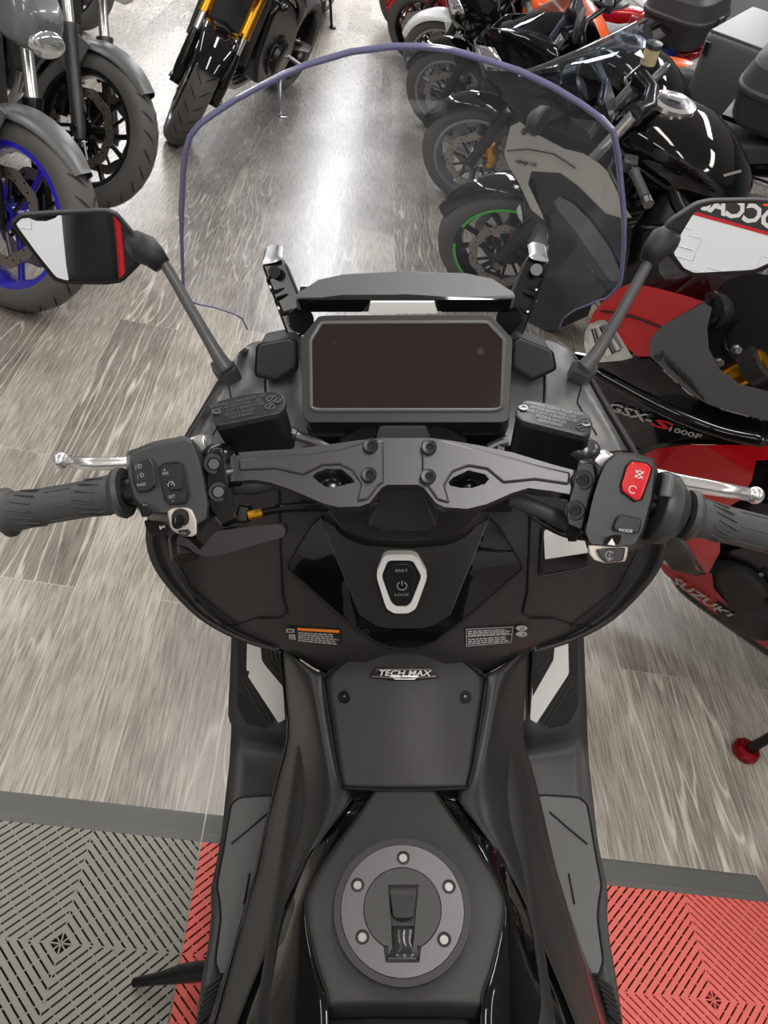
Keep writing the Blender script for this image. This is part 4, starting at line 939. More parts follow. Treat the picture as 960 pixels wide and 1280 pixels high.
mb = MB(); r_ = [[FC(490, 1157, -.001), FC(518, 1157, -.001)], [FC(490, 1163, .0015), FC(518, 1163, .0015)], [FC(490, 1178, .001), FC(518, 1178, .001)], [FC(488, 1192, .003), FC(519, 1192, .003)], [FC(484, 1196, .0036), FC(524, 1196, .0036)], [FC(484, 1200, .001), FC(524, 1200, .001)]]
mb.grid(r_); mb.build('cap_latch', mat('cap latch', (.07, .07, .073), .22, metal=.5), LID, solid=.001)

# seat
mb = MB(); rr = []
for y, w, z, h in ((.245, .10, .735, .05), (.225, .125, .768, .10), (.15, .15, .785, .14), (0, .18, .79, .16), (-.25, .19, .79, .16), (-.42, .17, .84, .17), (-.75, .15, .86, .14), (-.95, .09, .85, .08)):
    rr.append([V((w * math.copysign(abs(math.cos(t)) ** .6, math.cos(t)), y - (.03 * (abs(math.cos(t))) if y > .2 else 0), z - h / 2 + h / 2 * math.copysign(abs(math.sin(t)) ** .5, math.sin(t)))) for t in [2 * math.pi * k / 24 for k in range(24)]])
mb.rings(rr); mb.build('seat', mat('seat vinyl', (.05, .053, .057), .45, bump=.4, bscale=500), SCO, sub=1, angle=180)

# ---- footboards
def S_(L, s, right): return [((s - p[0]) if right else p[0], p[1], p[2]) for p in L]
FB = [
    [(292, 760, .63), (330, 760, .63), (372, 760, .63)],
    [(289, 800, .575), (328, 800, .575), (372, 800, .575)],
    [(287, 850, .515), (325, 850, .515), (372, 850, .515)],
    [(285, 894, .462), (322, 902, .460), (372, 910, .460)],
    [(289, 906, .446), (325, 916, .444), (376, 924, .442)],
    [(288, 930, .418), (330, 938, .410), (380, 944, .408)],
    [(286, 960, .41), (335, 962, .402), (380, 965, .402)],
    [(281, 1002, .41), (335, 1002, .402), (385, 1002, .402)],
    [(277, 1042, .41), (325, 1042, .402), (385, 1042, .402)],
    [(269, 1086, .41), (320, 1086, .402), (385, 1086, .402)],
    [(264, 1110, .41), (310, 1110, .402), (385, 1110, .402)],
    [(265, 1130, .41), (310, 1130, .402), (370, 1130, .402)],
    [(262, 1172, .41), (300, 1172, .402), (360, 1172, .402)],
    [(256, 1212, .41), (290, 1212, .402), (350, 1212, .402)],
    [(249, 1272, .41), (280, 1272, .402), (340, 1272, .402)],
    [(240, 1340, .41), (270, 1340, .402), (330, 1340, .402)]]
for rt in (False, True):
    sm = 1023
    rows = [[B(q[0], q[1], z=q[2]) for q in S_(L, sm if L[0][2] < .455 else 1019, rt)] for L in FB]
    mb = MB(); mb.grid(surf(rows, 2, 2)); FBO = mb.build('footboard', mat('footboard plastic', (.034, .034, .034), .42, bump=.3, bscale=700, var=.06), SCO, solid=.03, angle=50)
    def Z(L, z, s=sm): return [B((s - x) if rt else x, y, z=z) for x, y in L]
    def pz(y): return .63 - (y - 760) * (.17 / 140)
    def PD(L, l=0.0, s=1019):   # on the sloping front pad
        out = []
        for x, y in L:
            p = B((s - x) if rt else x, y, z=pz(y)); out.append(p + V((0, -.5, .86)) * l)
        return out
    mb = MB(); mb.poly(rounded(PD([(298, 770), (352, 770), (356, 840), (361, 908), (357, 917), (309, 905), (297, 884)], .007), .1), V((0, .004, -.008))); PAD = mb.build('foot_pad', mat('ribbed pad rubber', (.012, .012, .012), .45, bump=.2, bscale=500), FBO, bevel=.002)
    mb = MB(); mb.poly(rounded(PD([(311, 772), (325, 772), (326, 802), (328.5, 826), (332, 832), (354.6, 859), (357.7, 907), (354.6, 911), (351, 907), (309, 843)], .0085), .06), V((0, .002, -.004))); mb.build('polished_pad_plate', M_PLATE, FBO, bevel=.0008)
    mb = MB()
    for L in ([(333, 800), (336, 826), (348, 842)], [(339, 800), (342, 826), (352, 836)], [(344, 800), (347, 824), (352, 829)], [(302, 846), (320, 880), (340, 911)], [(307, 846), (330, 884), (346, 912)], [(299, 860), (306, 868)]): mb.tube(PD(L, .0078), .0012, 6)
    mb.build('pad_rib', M_RUBBER, PAD)
    mb = MB(); L = PD([(305, 868), (330, 898)] if not rt else [(330, 898), (305, 868)], .0082); c = (L[0] + L[1]) / 2; xd = L[1] - L[0]; yd = V((0, .86, .5)) if True else 0
    mb.text('TMAX', c, xd, yd, .011, depth=.0005, sx=1.1); mb.build('pad_lettering', M_RUBBER, PAD)
    mat_ = [(300, 997), (345, 994), (372, 1000), (365, 1060), (350, 1110), (335, 1160), (312, 1190), (285, 1218), (274, 1218), (269, 1202), (276, 1150), (275, 1130), (271, 1107), (279, 1065), (284, 1035), (289, 1006)]
    mb = MB(); mb.poly(rounded(Z(mat_, .414), .2, 3), V((0, 0, -.006))); FM = mb.build('foot_mat', M_MAT, FBO, bevel=.002)
    mb = MB(); E_ = rounded(Z(mat_, .4125), .2, 3); mb.tube(E_, .0022, 6, closed=True); mb.build('mat_groove', M_DARK, FBO)
    mb = MB()
    pass
    for L in ([(336, 1015), (312, 1036), (289, 1055)], [(312, 1092), (305, 1130)]):
        mb = MB(); mb.tube(Z(L, .4145), .0016, 6); mb.build('mat_groove', M_TRIM, FM)
    mb = MB()
    for k in range(7):
        mb.tube(Z([(262 - k * 2 + 14, 1222 + k * 7), (256 - k * 2, 1236 + k * 8)], .413), .0022, 6)
    mb.build('heel_rib', M_TRIM, FBO)
# side stand lever, lower body and wheels
mb = MB(); mb.tube([V((-.14, .36, .24)), B(285, 1214, z=.22), B(252, 1214, z=.19), B(228, 1217, z=.17), B(200, 1223, z=.15), B(168, 1228, z=.13)], [.016, .016, .016, .015, .010, .0075], 14); STD = mb.build('side_stand', M_BLKMET, SCO); mb = MB(); mb.tube([V((-.17, .30, .26)), V((-.20, .26, .13)), V((-.245, .22, .0)), V((-.26, .215, -.035))], [.012, .012, .014, .022], 12); mb.build('stand_leg', M_BLKMET, STD)
mb = MB(); rr = []
for y, w, z0, z1 in ((.9, .10, .35, .62), (.6, .15, .28, .72), (.4, .16, .22, .70), (.1, .17, .22, .70), (-.4, .14, .3, .72)): rr.append([V(p) for p in ((-w, y, z0), (w, y, z0), (w * .9, y, z1), (-w * .9, y, z1))])
mb.rings(rr); mb.build('underbody', M_TRIM, SCO, bevel=.02)
mb = MB(); rr = []
for y, w, z0, z1 in ((.80, .23, .62, 1.02), (.95, .21, .58, .98), (1.08, .15, .62, .90), (1.16, .07, .66, .80)): rr.append(rounded([V((-w, y, z0)), V((w, y, z0)), V((w * .85, y, z1)), V((-w * .85, y, z1))], .3))
mb.rings(rr); mb.build('front_fairing', M_COWL, SCO, sub=1)
for y in (1.12, -.42):
    mb = MB(); mb.lathe([(.2, -.055), (.24, -.062), (.275, -.05), (.287, 0), (.275, .05), (.24, .062), (.2, .055)], (0, y, .287), (1, 0, 0), 40, closed=True); w_ = mb.build('wheel_tyre', M_TYRE, SCO)
    mb = MB(); mb.lathe([(.205, -.05), (.205, .05), (.19, .05), (.19, -.05)], (0, y, .287), (1, 0, 0), 40, closed=True)
    for k in range(5):
        t = 2 * math.pi * k / 5; mb.cyl((0, y, .287), (0, y + .2 * math.cos(t), .287 + .2 * math.sin(t)), .018, 8)
    mb.build('wheel_rim', M_BLKMET, w_)
# ================================================================== MOTORCYCLES ON DISPLAY
def frame(x, y, head, lean):
    return Matrix.Translation((x, y, 0)) @ Matrix.Rotation(math.radians(head), 4, 'Z') @ Matrix.Rotation(math.radians(-lean), 4, 'X')
TYP = [(.205, -.046), (.225, -.056), (.262, -.062), (.284, -.05), (.297, -.025), (.301, 0), (.297, .025), (.284, .05), (.262, .062), (.225, .056), (.205, .046)]
def wheel(par, F, c, names, st, wide=1.0, grooves=False, discs=2, stripe=None, rim=M_BLKMET, spokes=10, side=1):
    """Tyre with its rim, spokes, hub and discs as sub-parts; F maps straight-ahead positions to steered ones."""
    c = V(c); ax = V((0, 1, 0)); nseg = 44
    mb = MB(); prof = [(r, h * wide) for r, h in TYP]; mb.lathe([(r, h) for r, h in prof], c, ax, nseg, closed=True)
    mb.mi = 1
    if grooves:
        for k in range(26):
            t = 2 * math.pi * k / 26
            for sg in (1, -1):
                pts = []
                for q in range(5):
                    h = sg * (.004 + .046 * q / 4) * wide; r = .3025 - .016 * (q / 4) ** 2.2; tt = t + .03 * sg + .16 * (q / 4)
                    pts.append((r, h, tt))
                P_ = [c + V((math.cos(a) * r, h, math.sin(a) * r)) for r, h, a in pts]
                n_ = [(p - c).normalized() * .0006 for p in P_]; w_ = .008
                L = [(P_[i] + n_[i] + V((-math.sin(pts[i][2]), 0, math.cos(pts[i][2]))) * s * w_ * .5 * (1 - .6 * abs(i - 2) / 2)) for s in (1, -1) for i in range(5)]
                vs = mb.vv(L)
                for i in range(4): mb.face((vs[i], vs[i + 1], vs[5 + i + 1], vs[5 + i]))
    mb.mi = 0
    for v in mb.bm.verts: v.co = F(v.co)
    T_ = mb.build(names[0], [M_TYRE, M_TYREG], par, angle=50)
    mb = MB(); mb.lathe([(.222, -.050 * wide), (.226, -.056 * wide), (.212, -.058 * wide), (.203, -.044 * wide), (.196, -.02), (.196, .02), (.203, .044 * wide), (.212, .058 * wide), (.226, .056 * wide), (.222, .05 * wide)], c, ax, nseg, closed=True)
    mb.lathe([(.02, -.055), (.04, -.055), (.046, -.02), (.046, .02), (.04, .055), (.02, .055)], c, ax, 20, closed=True)
    for k in range(spokes):
        pair = spokes >= 10 and (k % 2); base = 2 * math.pi * (k // 2 if spokes >= 10 else k) / (spokes // 2 if spokes >= 10 else spokes)
        t0 = base + (.10 if pair else (-.10 if spokes >= 10 else 0)); t1 = base + (.27 if pair else (-.27 if spokes >= 10 else 0))
        mb.tube([c + V((math.cos(t0) * .042, 0, math.sin(t0) * .042)), c + V((math.cos((t0 + t1) / 2) * .12, .004, math.sin((t0 + t1) / 2) * .12)), c + V((math.cos(t1) * .202, 0, math.sin(t1) * .202))], [.014, .0105, .012], 8)
    for v in mb.bm.verts: v.co = F(v.co)
    R_ = mb.build('wheel_rim', rim, T_, angle=50)
    if stripe:
        for yy in (-.0585 * wide, .0585 * wide):
            mb = MB(); n_ = 60
            for k in range(n_):
                if k % 30 < 4: continue
                a, b = 2 * math.pi * k / n_, 2 * math.pi * (k + 1) / n_; mb.face(mb.vv([c + V((math.cos(t) * r, yy * 1.01, math.sin(t) * r)) for t, r in ((a, .213), (b, .213), (b, .225), (a, .225))]))
            for v in mb.bm.verts: v.co = F(v.co)
            mb.build('rim_stripe', stripe, R_)
    for sg in ((1, -1) if discs == 2 else (side,)):
        mb = MB(); yy = sg * .072 * (1 if discs == 2 else .9); ro, ri_, n_ = (.155, .118, 60) if discs == 2 else (.115, .085, 48)
        out = [c + V((math.cos(t) * (ro + .004 * math.sin(10 * t)), yy, math.sin(t) * (ro + .004 * math.sin(10 * t)))) for t in [2 * math.pi * k / n_ for k in range(n_)]]
        inn = [c + V((math.cos(t) * (ri_ + .003 * math.sin(10 * t)), yy, math.sin(t) * (ri_ + .003 * math.sin(10 * t)))) for t in [2 * math.pi * k / n_ for k in range(n_)]]
        mb.rings([out, inn, [p - V((0, sg * .005, 0)) for p in inn], [p - V((0, sg * .005, 0)) for p in out], out], cap=False)
        mb.mi = 1
        for k in range(10):
            t = 2 * math.pi * k / 10 + .1; mb.tube([c + V((math.cos(t) * .05, sg * .06, math.sin(t) * .05)), c + V((math.cos(t + .15) * (ri_ + .004), yy - sg * .002, math.sin(t + .15) * (ri_ + .004)))], .007, 6)
            for q in range(3):
                a = t + .2 * q; rr_ = ri_ + (ro - ri_) * (.25 + .25 * q); mb.cyl(c + V((math.cos(a) * rr_, yy + sg * .0004, math.sin(a) * rr_)), c + V((math.cos(a) * rr_, yy + sg * .0008, math.sin(a) * rr_)), .0035, 8)
        for v in mb.bm.verts: v.co = F(v.co)
        mb.build('brake_disc', [M_DISC, M_BLKMET], T_, angle=50)
    return T_
def arc_sheet(mb, F, c, R0, a0, a1, hw, drop, n=14, tap=.55):
    """A mudguard: sheet bent round the tyre, wrapping down its sides."""
    rows = []
    for k in range(n + 1):
        u = k / n; t = math.radians(a0 + (a1 - a0) * u); w = hw * (1 - tap * max(0, (.45 - u) / .45) ** 1.3 - .25 * max(0, (u - .8) / .2) ** 2); rows.append([F(V(c) + V((math.cos(t) * r, y * w, math.sin(t) * r))) for y, r in ((-1.0, R0 - drop), (-.96, R0 - drop * .45), (-.7, R0 - .004), (0, R0 + .014), (.7, R0 - .004), (.96, R0 - drop * .45), (1.0, R0 - drop))])
    mb.grid(rows)
def moto(label, pose, steer=0, name='motorcycle', rim=M_BLKMET, spokes=10, stripe=None, fork=(M_BLKMET, M_CHROME), usd=False, fender=M_GREYPL, tank=M_GLOSS, body=M_GLOSS, fairing=None, seat=True, bars='flat', tankx=0.0, tank_on=True, grooves=False, head=True, top_case=None, case_mat=M_CASE, tail_mat=None, exhaust=M_ALU, group=None, front_only=False, mirrors=True, barx=0.0, case_x=-1.66, case_s=1.0, tankw=1.0, tailx=0.0, fhw=.076, ftap=.55, caliper=M_BLKMET, screen=None, wide=1.0, engine=True, lower=True, fend=(20, 150), stand=M_BLKMET):
    M = frame(*pose); root = thing(name, label, 'motorcycle', M, group)
    hd = V((-.47, 0, .98)); sa = V((-.47, 0, .98)) - V((-.02, 0, .0)); sa = V((-.42, 0, .9)).normalized(); RS = Matrix.Rotation(math.radians(steer), 3, sa)
    F = lambda p: RS @ (V(p) - hd) + hd
    wheel(root, F, (0, 0, .3), ('front_tyre',), None, wide, grooves, 2, stripe, rim, spokes)
    up = V((-.40, 0, .90)).normalized()
    for sg in (1, -1):
        a = V((.02, sg * .105, .30)); mb = MB(); L0, L1 = (.30, .86)
        if usd:
            mb.tube([F(a - up * .03), F(a + up * .05), F(a + up * .20), F(a + up * .24)], [.024, .03, .028, .022], 14); mb.box(F(a + up * .03), (.07, .03, .09), RS); mb.mi = 1; mb.tube([F(a + up * .22), F(a + up * .34)], .019, 14); mb.mi = 2; mb.tube([F(a + up * .32), F(a + up * .36), F(a + up * .80)], [.030, .028, .028], 18)
            FL_ = mb.build('fork_leg', [fork[0], M_CHROME, fork[1]], root, angle=50)
            mb = MB(); c_ = F(a + up * .80); mb.lathe([(.0001, .006), (.010, .006), (.014, .012), (.024, .012), (.027, .0)], c_, RS @ up, 20); mb.build('fork_cap', fork[1], FL_)
        else:
            mb.tube([F(a - up * .035), F(a), F(a + up * .12), F(a + up * .34), F(a + up * .36), F(a + up * .37)], [.022, .028, .027, .0285, .034, .034], 18); mb.mi = 1; mb.tube([F(a + up * .36), F(a + up * .80)], .0205, 18)
            FL_ = mb.build('fork_leg', [fork[0], fork[1]], root, angle=50)
            mb = MB(); c_ = F(a + up * .80); mb.lathe([(.0001, .004), (.018, .004), (.02, 0)], c_, RS @ up, 16); mb.build('fork_cap', M_STEEL, FL_)
        mb = MB(); c_ = a + V((-.085, -sg * .012, .07)); mb.tube([F(c_ + V((-.02, 0, -.055))), F(c_ + V((-.028, 0, 0))), F(c_ + V((-.005, 0, .06)))], [.026, .034, .026], 10); mb.tube([F(c_), F(a + up * .1)], .014, 8)
        for q in (-.03, .03): mb.cyl(F(c_ + V((-.02, sg * .02, q))), F(c_ + V((-.02, sg * .04, q))), .012, 10)
        mb.build('brake_caliper', caliper, root, angle=50)
        mb = MB(); mb.cyl(F(a + V((-.0, sg * .02, 0))), F(a + V((0, sg * .035, 0))), .016, 12); mb.build('axle_nut', M_STEEL, root)
    mb = MB(); arc_sheet(mb, F, (0, 0, .3), .322, fend[0], fend[1], fhw, .034, tap=ftap); mb.build('front_fender', fender, root, solid=0, angle=60)
    for sg in (1, -1):
        mb = MB(); mb.poly([F((-.03, sg * .088, .60)), F((-.10, sg * .088, .62)), F((-.16, sg * .088, .52)), F((-.10, sg * .09, .47)), F((-.06, sg * .09, .50))], RS @ V((0, sg * .008, 0))); mb.build('fender_stay', fender, root)
    for t, nm in ((.62, 'lower_fork_clamp'), (.80, 'upper_fork_clamp')):
        mb = MB(); c_ = V((.02, 0, .30)) + up * t; mb.tube([F(c_ + V((-.0, -.105, 0))), F(c_ + V((-.045, -.05, 0))), F(c_ + V((-.045, .05, 0))), F(c_ + V((0, .105, 0)))], [.037, .03, .03, .037], 12); mb.build(nm, M_BLKMET if not usd else mat('dark grey clamp', (.05, .05, .052), .35, metal=.5), root, angle=50)
    # bars
    bz = {'flat': 1.03, 'clip': .93, 'high': 1.10}[bars]; bx = {'flat': -.42, 'clip': -.42, 'high': -.45}[bars] + barx
    mb = MB(); mb.tube([F((bx - .10, .36, bz)), F((bx - .03, .2, bz)), F((bx + .04, .09, bz - (.02 if bars != 'high' else .06))), F((bx + .04, -.09, bz - (.02 if bars != 'high' else .06))), F((bx - .03, -.2, bz)), F((bx - .10, -.36, bz))], .0125, 10); mb.build('handlebar', M_BLKMET, root, angle=180)
    for sg in (1, -1):
        mb = MB(); a_, b_ = F((bx - .055, sg * .255, bz)), F((bx - .105, sg * .375, bz)); mb.tube([a_, a_.lerp(b_, .05), a_.lerp(b_, .95), b_], [.021, .0165, .0165, .02], 14); G_ = mb.build('handlebar_grip', M_RUBBER, root, angle=50)
        mb = MB(); mb.cyl(b_, b_ + (b_ - a_).normalized() * .03, .0175, 14); mb.build('bar_end_weight', M_STEEL, root)
        mb = MB(); mb.tube([F((bx - .02, sg * .2, bz)), F((bx + .02, sg * .215, bz + .005)), F((bx + .03, sg * .27, bz)), F((bx - .02, sg * .38, bz))], [.014, .010, .007, .006], 8); mb.ball(F((bx - .022, sg * .385, bz)), .009, n=8, m=6); mb.build('control_lever', M_BLKMET, root, angle=180)
        mb = MB(); mb.box(F((bx - .035, sg * .215, bz)), (.05, .05, .045), RS); mb.build('switch_housing', M_SWITCH, root, bevel=.008)
        if mirrors:
            mb = MB(); p0, p1 = F((bx + .0, sg * .22, bz + .01)), F((bx + .06, sg * .36, bz + .20)); mb.tube([p0, p0.lerp(p1, .5) + V((0, 0, .02)), p1], .006, 8); mb.build('mirror_stalk', M_BLKMET, root, angle=180)
            mb = MB(); rr_ = []
            for t, s in ((-.012, .5), (0, 1), (.012, 1.05), (.016, .95)):
                rr_.append([p1 + RS @ V((-t, sg * (.02 + .08 * math.copysign(abs(math.cos(a)) ** .7, math.cos(a)) * s), .048 * math.copysign(abs(math.sin(a)) ** .7, math.sin(a)) * s)) for a in [2 * math.pi * k / 16 for k in range(16)]])
            mb.rings(rr_); mb.build('mirror_head', M_TRIM, root)
    mb = MB(); c_ = V((bx + .09, 0, bz + .06)); mb.box(F(c_), (.03, .16, .10), RS @ Matrix.Rotation(.6, 3, 'Y')); D_ = mb.build('instrument_cluster', M_BLKMET, root, bevel=.012)
    mb = MB(); c2 = c_ + V((-.0155 * math.cos(.6), 0, .0155 * math.sin(.6))); mb.box(F(c2), (.003, .135, .08), RS @ Matrix.Rotation(.6, 3, 'Y')); mb.build('instrument_face', M_DISP2, D_)
    if head and fairing is None:
        mb = MB(); rr_ = []
        for x, w, z0, z1 in ((-.20, .09, .80, .97), (-.12, .115, .77, .98), (-.05, .10, .76, .93), (-.01, .05, .78, .88)): rr_.append(rounded([F((x, -w, z0 + .02)), F((x, w, z0 + .02)), F((x, w * .9, z1)), F((x, -w * .9, z1))], .3))
        mb.rings(rr_); H_ = mb.build('headlight', body, root, sub=1)
        mb = MB(); mb.ball(F((-.02, 0, .82)), .05, (.5, 1.3, .8)); mb.build('headlight_lens', M_LENS, H_)
        for sg in (1, -1):
            mb = MB(); mb.tube([F((-.2, sg * .10, .80)), F((-.19, sg * .2, .80))], .008, 8); mb.ball(F((-.18, sg * .215, .80)), .025, (1.4, 1, .8), 10, 8); mb.build('turn_signal', M_BLKMET, root, angle=180)
    # body
    if tank_on:
        mb = MB(); rr_ = []; X = tankx
        for x, w, z0, z1 in ((-.42, .06, .84, .93), (-.47, .13, .80, .985), (-.58, .17, .77, 1.03), (-.72, .18, .76, 1.025), (-.84, .15, .76, .97), (-.93, .11, .77, .89), (-.97, .07, .78, .84)): rr_.append([V((x + X, w * tankw * math.copysign(abs(math.cos(a)) ** .75, math.cos(a)) * (1 if math.sin(a) > -.2 else .9), (z0 + z1) / 2 + (z1 - z0) / 2 * math.copysign(abs(math.sin(a)) ** .8, math.sin(a)))) for a in [2 * math.pi * k / 24 for k in range(24)]])
        mb.rings(rr_); T_ = mb.build('fuel_tank', tank, root, sub=1, angle=180)
        mb = MB(); c_ = V((-.60 + X, 0, 1.027)); mb.lathe([(.078, -.01), (.078, .006), (.062, .012), (.054, .005)], c_, (-.04, 0, 1), 32); mb.build('tank_cap_ring', M_CHROME, T_)
        mb = MB(); mb.lathe([(.054, -.01), (.054, .007), (.04, .012), (.0001, .012)], c_, (-.04, 0, 1), 28); mb.box(c_ + V((0, 0, .014)), (.045, .03, .006)); mb.build('tank_cap', M_STEEL, T_)
    if front_only: return root, M, F
    if seat:
        mb = MB(); rr_ = []
        for x, w, z0, z1 in ((-.93 + tankx * .5, .09, .77, .84), (-1.05, .14, .74, .83), (-1.22, .15, .74, .84), (-1.36, .12, .77, .90), (-1.55, .11, .82, .93), (-1.66, .07, .85, .92)): rr_.append(rounded([V((x, -w, z0)), V((x, w, z0)), V((x, w * .85, z1)), V((x, -w * .85, z1))], .3))
        mb.rings(rr_); mb.build('rider_seat', MATS['seat vinyl'], root, sub=1)
        mb = MB(); rr_ = []
        for x, w, z0, z1 in ((-1.15, .15, .68, .76), (-1.4, .14, .74, .84), (-1.62, .11, .80, .90), (-1.80, .06, .86, .93)): rr_.append(rounded([V((x + tailx, -w, z0)), V((x + tailx, w, z0)), V((x + tailx, w * .8, z1)), V((x + tailx, -w * .8, z1))], .25))
        mb.rings(rr_); mb.build('tail_cowl', tail_mat or body, root, sub=1)
        mb = MB(); rr_ = []
        for x, w, z0, z1 in ((-1.70, .115, .83, .895), (-1.78, .095, .84, .91), (-1.83, .05, .865, .905)): rr_.append(rounded([V((x + tailx, -w, z0)), V((x + tailx, w, z0)), V((x + tailx, w * .8, z1)), V((x + tailx, -w * .8, z1))], .25))
        mb.rings(rr_); mb.build('tail_light', M_REDLENS, root, sub=1)
    if engine:
        mb = MB(); mb.rings([rounded([V((x, y * s, z)) for x, z in ((-.45, .42), (-.55, .26), (-.95, .22), (-1.02, .34), (-.98, .56), (-.80, .66), (-.62, .72), (-.48, .66))], .2) for y, s in ((-.17, 1), (.17, 1))]); E_ = mb.build('engine_block', M_BLKMET, root, bevel=.02)
        for sg in (1, -1):
            mb = MB(); mb.lathe([(.0001, .05), (.075, .05), (.085, .045), (.092, .02), (.11, .015), (.115, 0)], (-.72, sg * .165, .40), (0, sg, 0), 32); EC = mb.build('engine_cover', M_BLKMET, E_)
            for k in range(8):
                t = 2 * math.pi * k / 8; mb = MB(); p = V((-.72 + .105 * math.cos(t), sg * .178, .40 + .105 * math.sin(t))); mb.cyl(p, p + V((0, sg * .012, 0)), .006, 8); mb.build('cover_bolt', M_STEEL, EC)
        mb = MB(); mb.box((-.34, 0, .58), (.03, .34, .36), Matrix.Rotation(-.35, 3, 'Y')); mb.build('radiator', M_TRIM, root, bevel=.004)
        for sg in (1, -1):
            mb = MB(); mb.tube(smooth_path([V((-.46, sg * .05, .93)), V((-.6, sg * .16, .80)), V((-.85, sg * .18, .66)), V((-1.02, sg * .12, .46))], 4), .032, 8); mb.build('frame_spar', M_BLKMET, root, angle=180)
        for k in range(3):
            mb = MB(); y = -.08 + .08 * k; mb.tube(smooth_path([V((-.50, y, .62)), V((-.36, y, .50)), V((-.38, y * .8, .30)), V((-.55, y * .5, .19)), V((-.85, y * .3, .18))], 4), .02, 8); mb.build('exhaust_header', exhaust, root, angle=180)
        mb = MB(); mb.tube([V((-.85, -.05, .18)), V((-1.1, -.15, .25)), V((-1.2, -.18, .30)), V((-1.55, -.20, .45))], [.03, .035, .055, .055], 16); mb.build('muffler', exhaust, root, angle=50)
        for sg in (1, -1):
            mb = MB(); mb.tube([V((-.98, sg * .13, .42)), V((-1.44, sg * .12, .31))], [.035, .028], 8); mb.build('swingarm', M_BLKMET, root, angle=180)
            mb = MB(); mb.cyl((-.95, sg * .17, .36), (-.95, sg * .27, .35), .012, 10); mb.build('foot_peg', M_ALU, root)
        wheel(root, lambda p: V(p), (-1.44, 0, .3), ('rear_tyre',), None, 1.45, False, 1, None, rim, spokes, -1)
        mb = MB(); mb.tube([V((-.92, .14, .30)), V((-.90, .22, .14)), V((-.885, .265, .05))], [.014, .012, .012], 10); st_ = mb.build('side_stand', stand, root, angle=180) if stand else None
        mb = MB(); mb.lathe([(.0001, .012), (.026, .012), (.032, .006), (.032, 0), (.0001, 0)], (-.885, .270, .058), (0, -.25, .97), 8); stand and mb.build('stand_foot', stand, st_, angle=20)
    if top_case:
        mb = MB(); rr_ = []
        for z, w, l in ((.92, .17, .15), (.95, .20, .18), (1.06, .225, .20), (1.065, .232, .207), (1.085, .232, .207), (1.09, .225, .20), (1.17, .205, .18), (1.205, .15, .13)): rr_.append(rounded([V((case_x - l, -w, z)), V((case_x + l, -w, z)), V((case_x + l, w, z)), V((case_x - l, w, z))], .3))
        mb.rings(rr_); TCs = mb.build('top_case', case_mat, root, angle=40, bevel=.004)
        if top_case is not True:
            mb = MB(); mb.rings([rounded([V((case_x - l, -w, z)), V((case_x + l, -w, z)), V((case_x + l, w, z)), V((case_x - l, w, z))], .3) for z, w, l in ((1.170, .17, .155), (1.209, .13, .11), (1.214, .12, .1))]); mb.build('case_lid_panel', top_case, TCs)
        mb = MB(); mb.box((case_x - .21, 0, 1.07), (.02, .06, .05)); mb.build('case_latch', M_STEEL, TCs, bevel=.003)
        mb = MB(); mb.box((case_x + .06, 0, .91), (.3, .2, .02)); mb.build('case_rack', M_BLKMET, root)
    return root, M, F
def fw(x, z, wmax=.27):   # half-width of a sport fairing at (x, z)
    a = max(0.0, min(1.0, (.16 - x) / .55)) ** .55; return max(.02, wmax * a * (1 - .38 * max(0.0, (.55 - z) / .45)) * (1 - .25 * max(0.0, (z - .85) / .25)))
def fpatch(root, M, poly, m, name, wmax=.27, off=0.0, step=9, mirror=True, solid=.004, flat=None):
    """Fairing panel: its outline as seen in the photograph, laid on the fairing's curved side."""
    from mathutils import geometry
    def loc(px, py):
        y = .2
        for _ in range(14):
            p = hit(M, px, py, 1, y); y = .5 * y + .5 * ((flat if flat is not None else fw(p.x, p.z, wmax)) + off)
        return p
    ring = [V(p) for p in subdiv(poly, 5)]; n0 = len(ring); pts = list(ring)
    def inside(x, y):
        c = False
        for i in range(n0):
            a, b = ring[i - 1], ring[i]
            if (a.y > y) != (b.y > y) and x < (b.x - a.x) * (y - a.y) / (b.y - a.y) + a.x: c = not c
        return c
    x = min(p[0] for p in poly) + step / 2
    while x < max(p[0] for p in poly):
        y = min(p[1] for p in poly) + step / 2
        while y < max(p[1] for p in poly):
            if inside(x, y) and min((V((x, y)) - q).length for q in ring) > step * .35: pts.append(V((x, y)))
            y += step
        x += step
    r = geometry.delaunay_2d_cdt(pts, [(i, (i + 1) % n0) for i in range(n0)], [list(range(n0))], 1, 1e-4)
    P_ = [loc(p.x, p.y) for p in r[0]]; out = None
    for sg in ((1, -1) if mirror else (1,)):
        mb = MB(); vs = mb.vv([V((p.x, p.y * sg, p.z)) for p in P_]); c = sum(P_, V()) / len(P_)
        for f in r[2]: mb.face([vs[i] for i in (f if sg == 1 else f[::-1])])
        o = mb.build(name, m, root, angle=180)
        pass
        if out is None: out = o
    return out, loc
def ftext(par, M, loc, t, a, b, hpx, m, name='lettering', sx=1.0, shear=0.0):
    p0, p1 = loc(*a), loc(*b); c = (p0 + p1) / 2; dx, dy = b[0] - a[0], b[1] - a[1]; L = math.hypot(dx, dy)
    up_ = loc((a[0] + b[0]) / 2 + dy / L * hpx, (a[1] + b[1]) / 2 - dx / L * hpx) - c
    cu = bpy.data.curves.new('t', 'FONT'); cu.body = t; cu.size = 1; ob = bpy.data.objects.new('t', cu); me = bpy.data.meshes.new_from_object(ob); w = max(v.co.x for v in me.vertices); bpy.data.objects.remove(ob); bpy.data.meshes.remove(me); bpy.data.curves.remove(cu)
    size = up_.length * 1.35; mb = MB(); xd = (p1 - p0).normalized(); mb.text(t, c + V((0, .006, 0)), xd, up_, size, depth=.0, sx=(p1 - p0).length / (w * size), font_shear=shear, bold=.022); return mb.build(name, m, par)

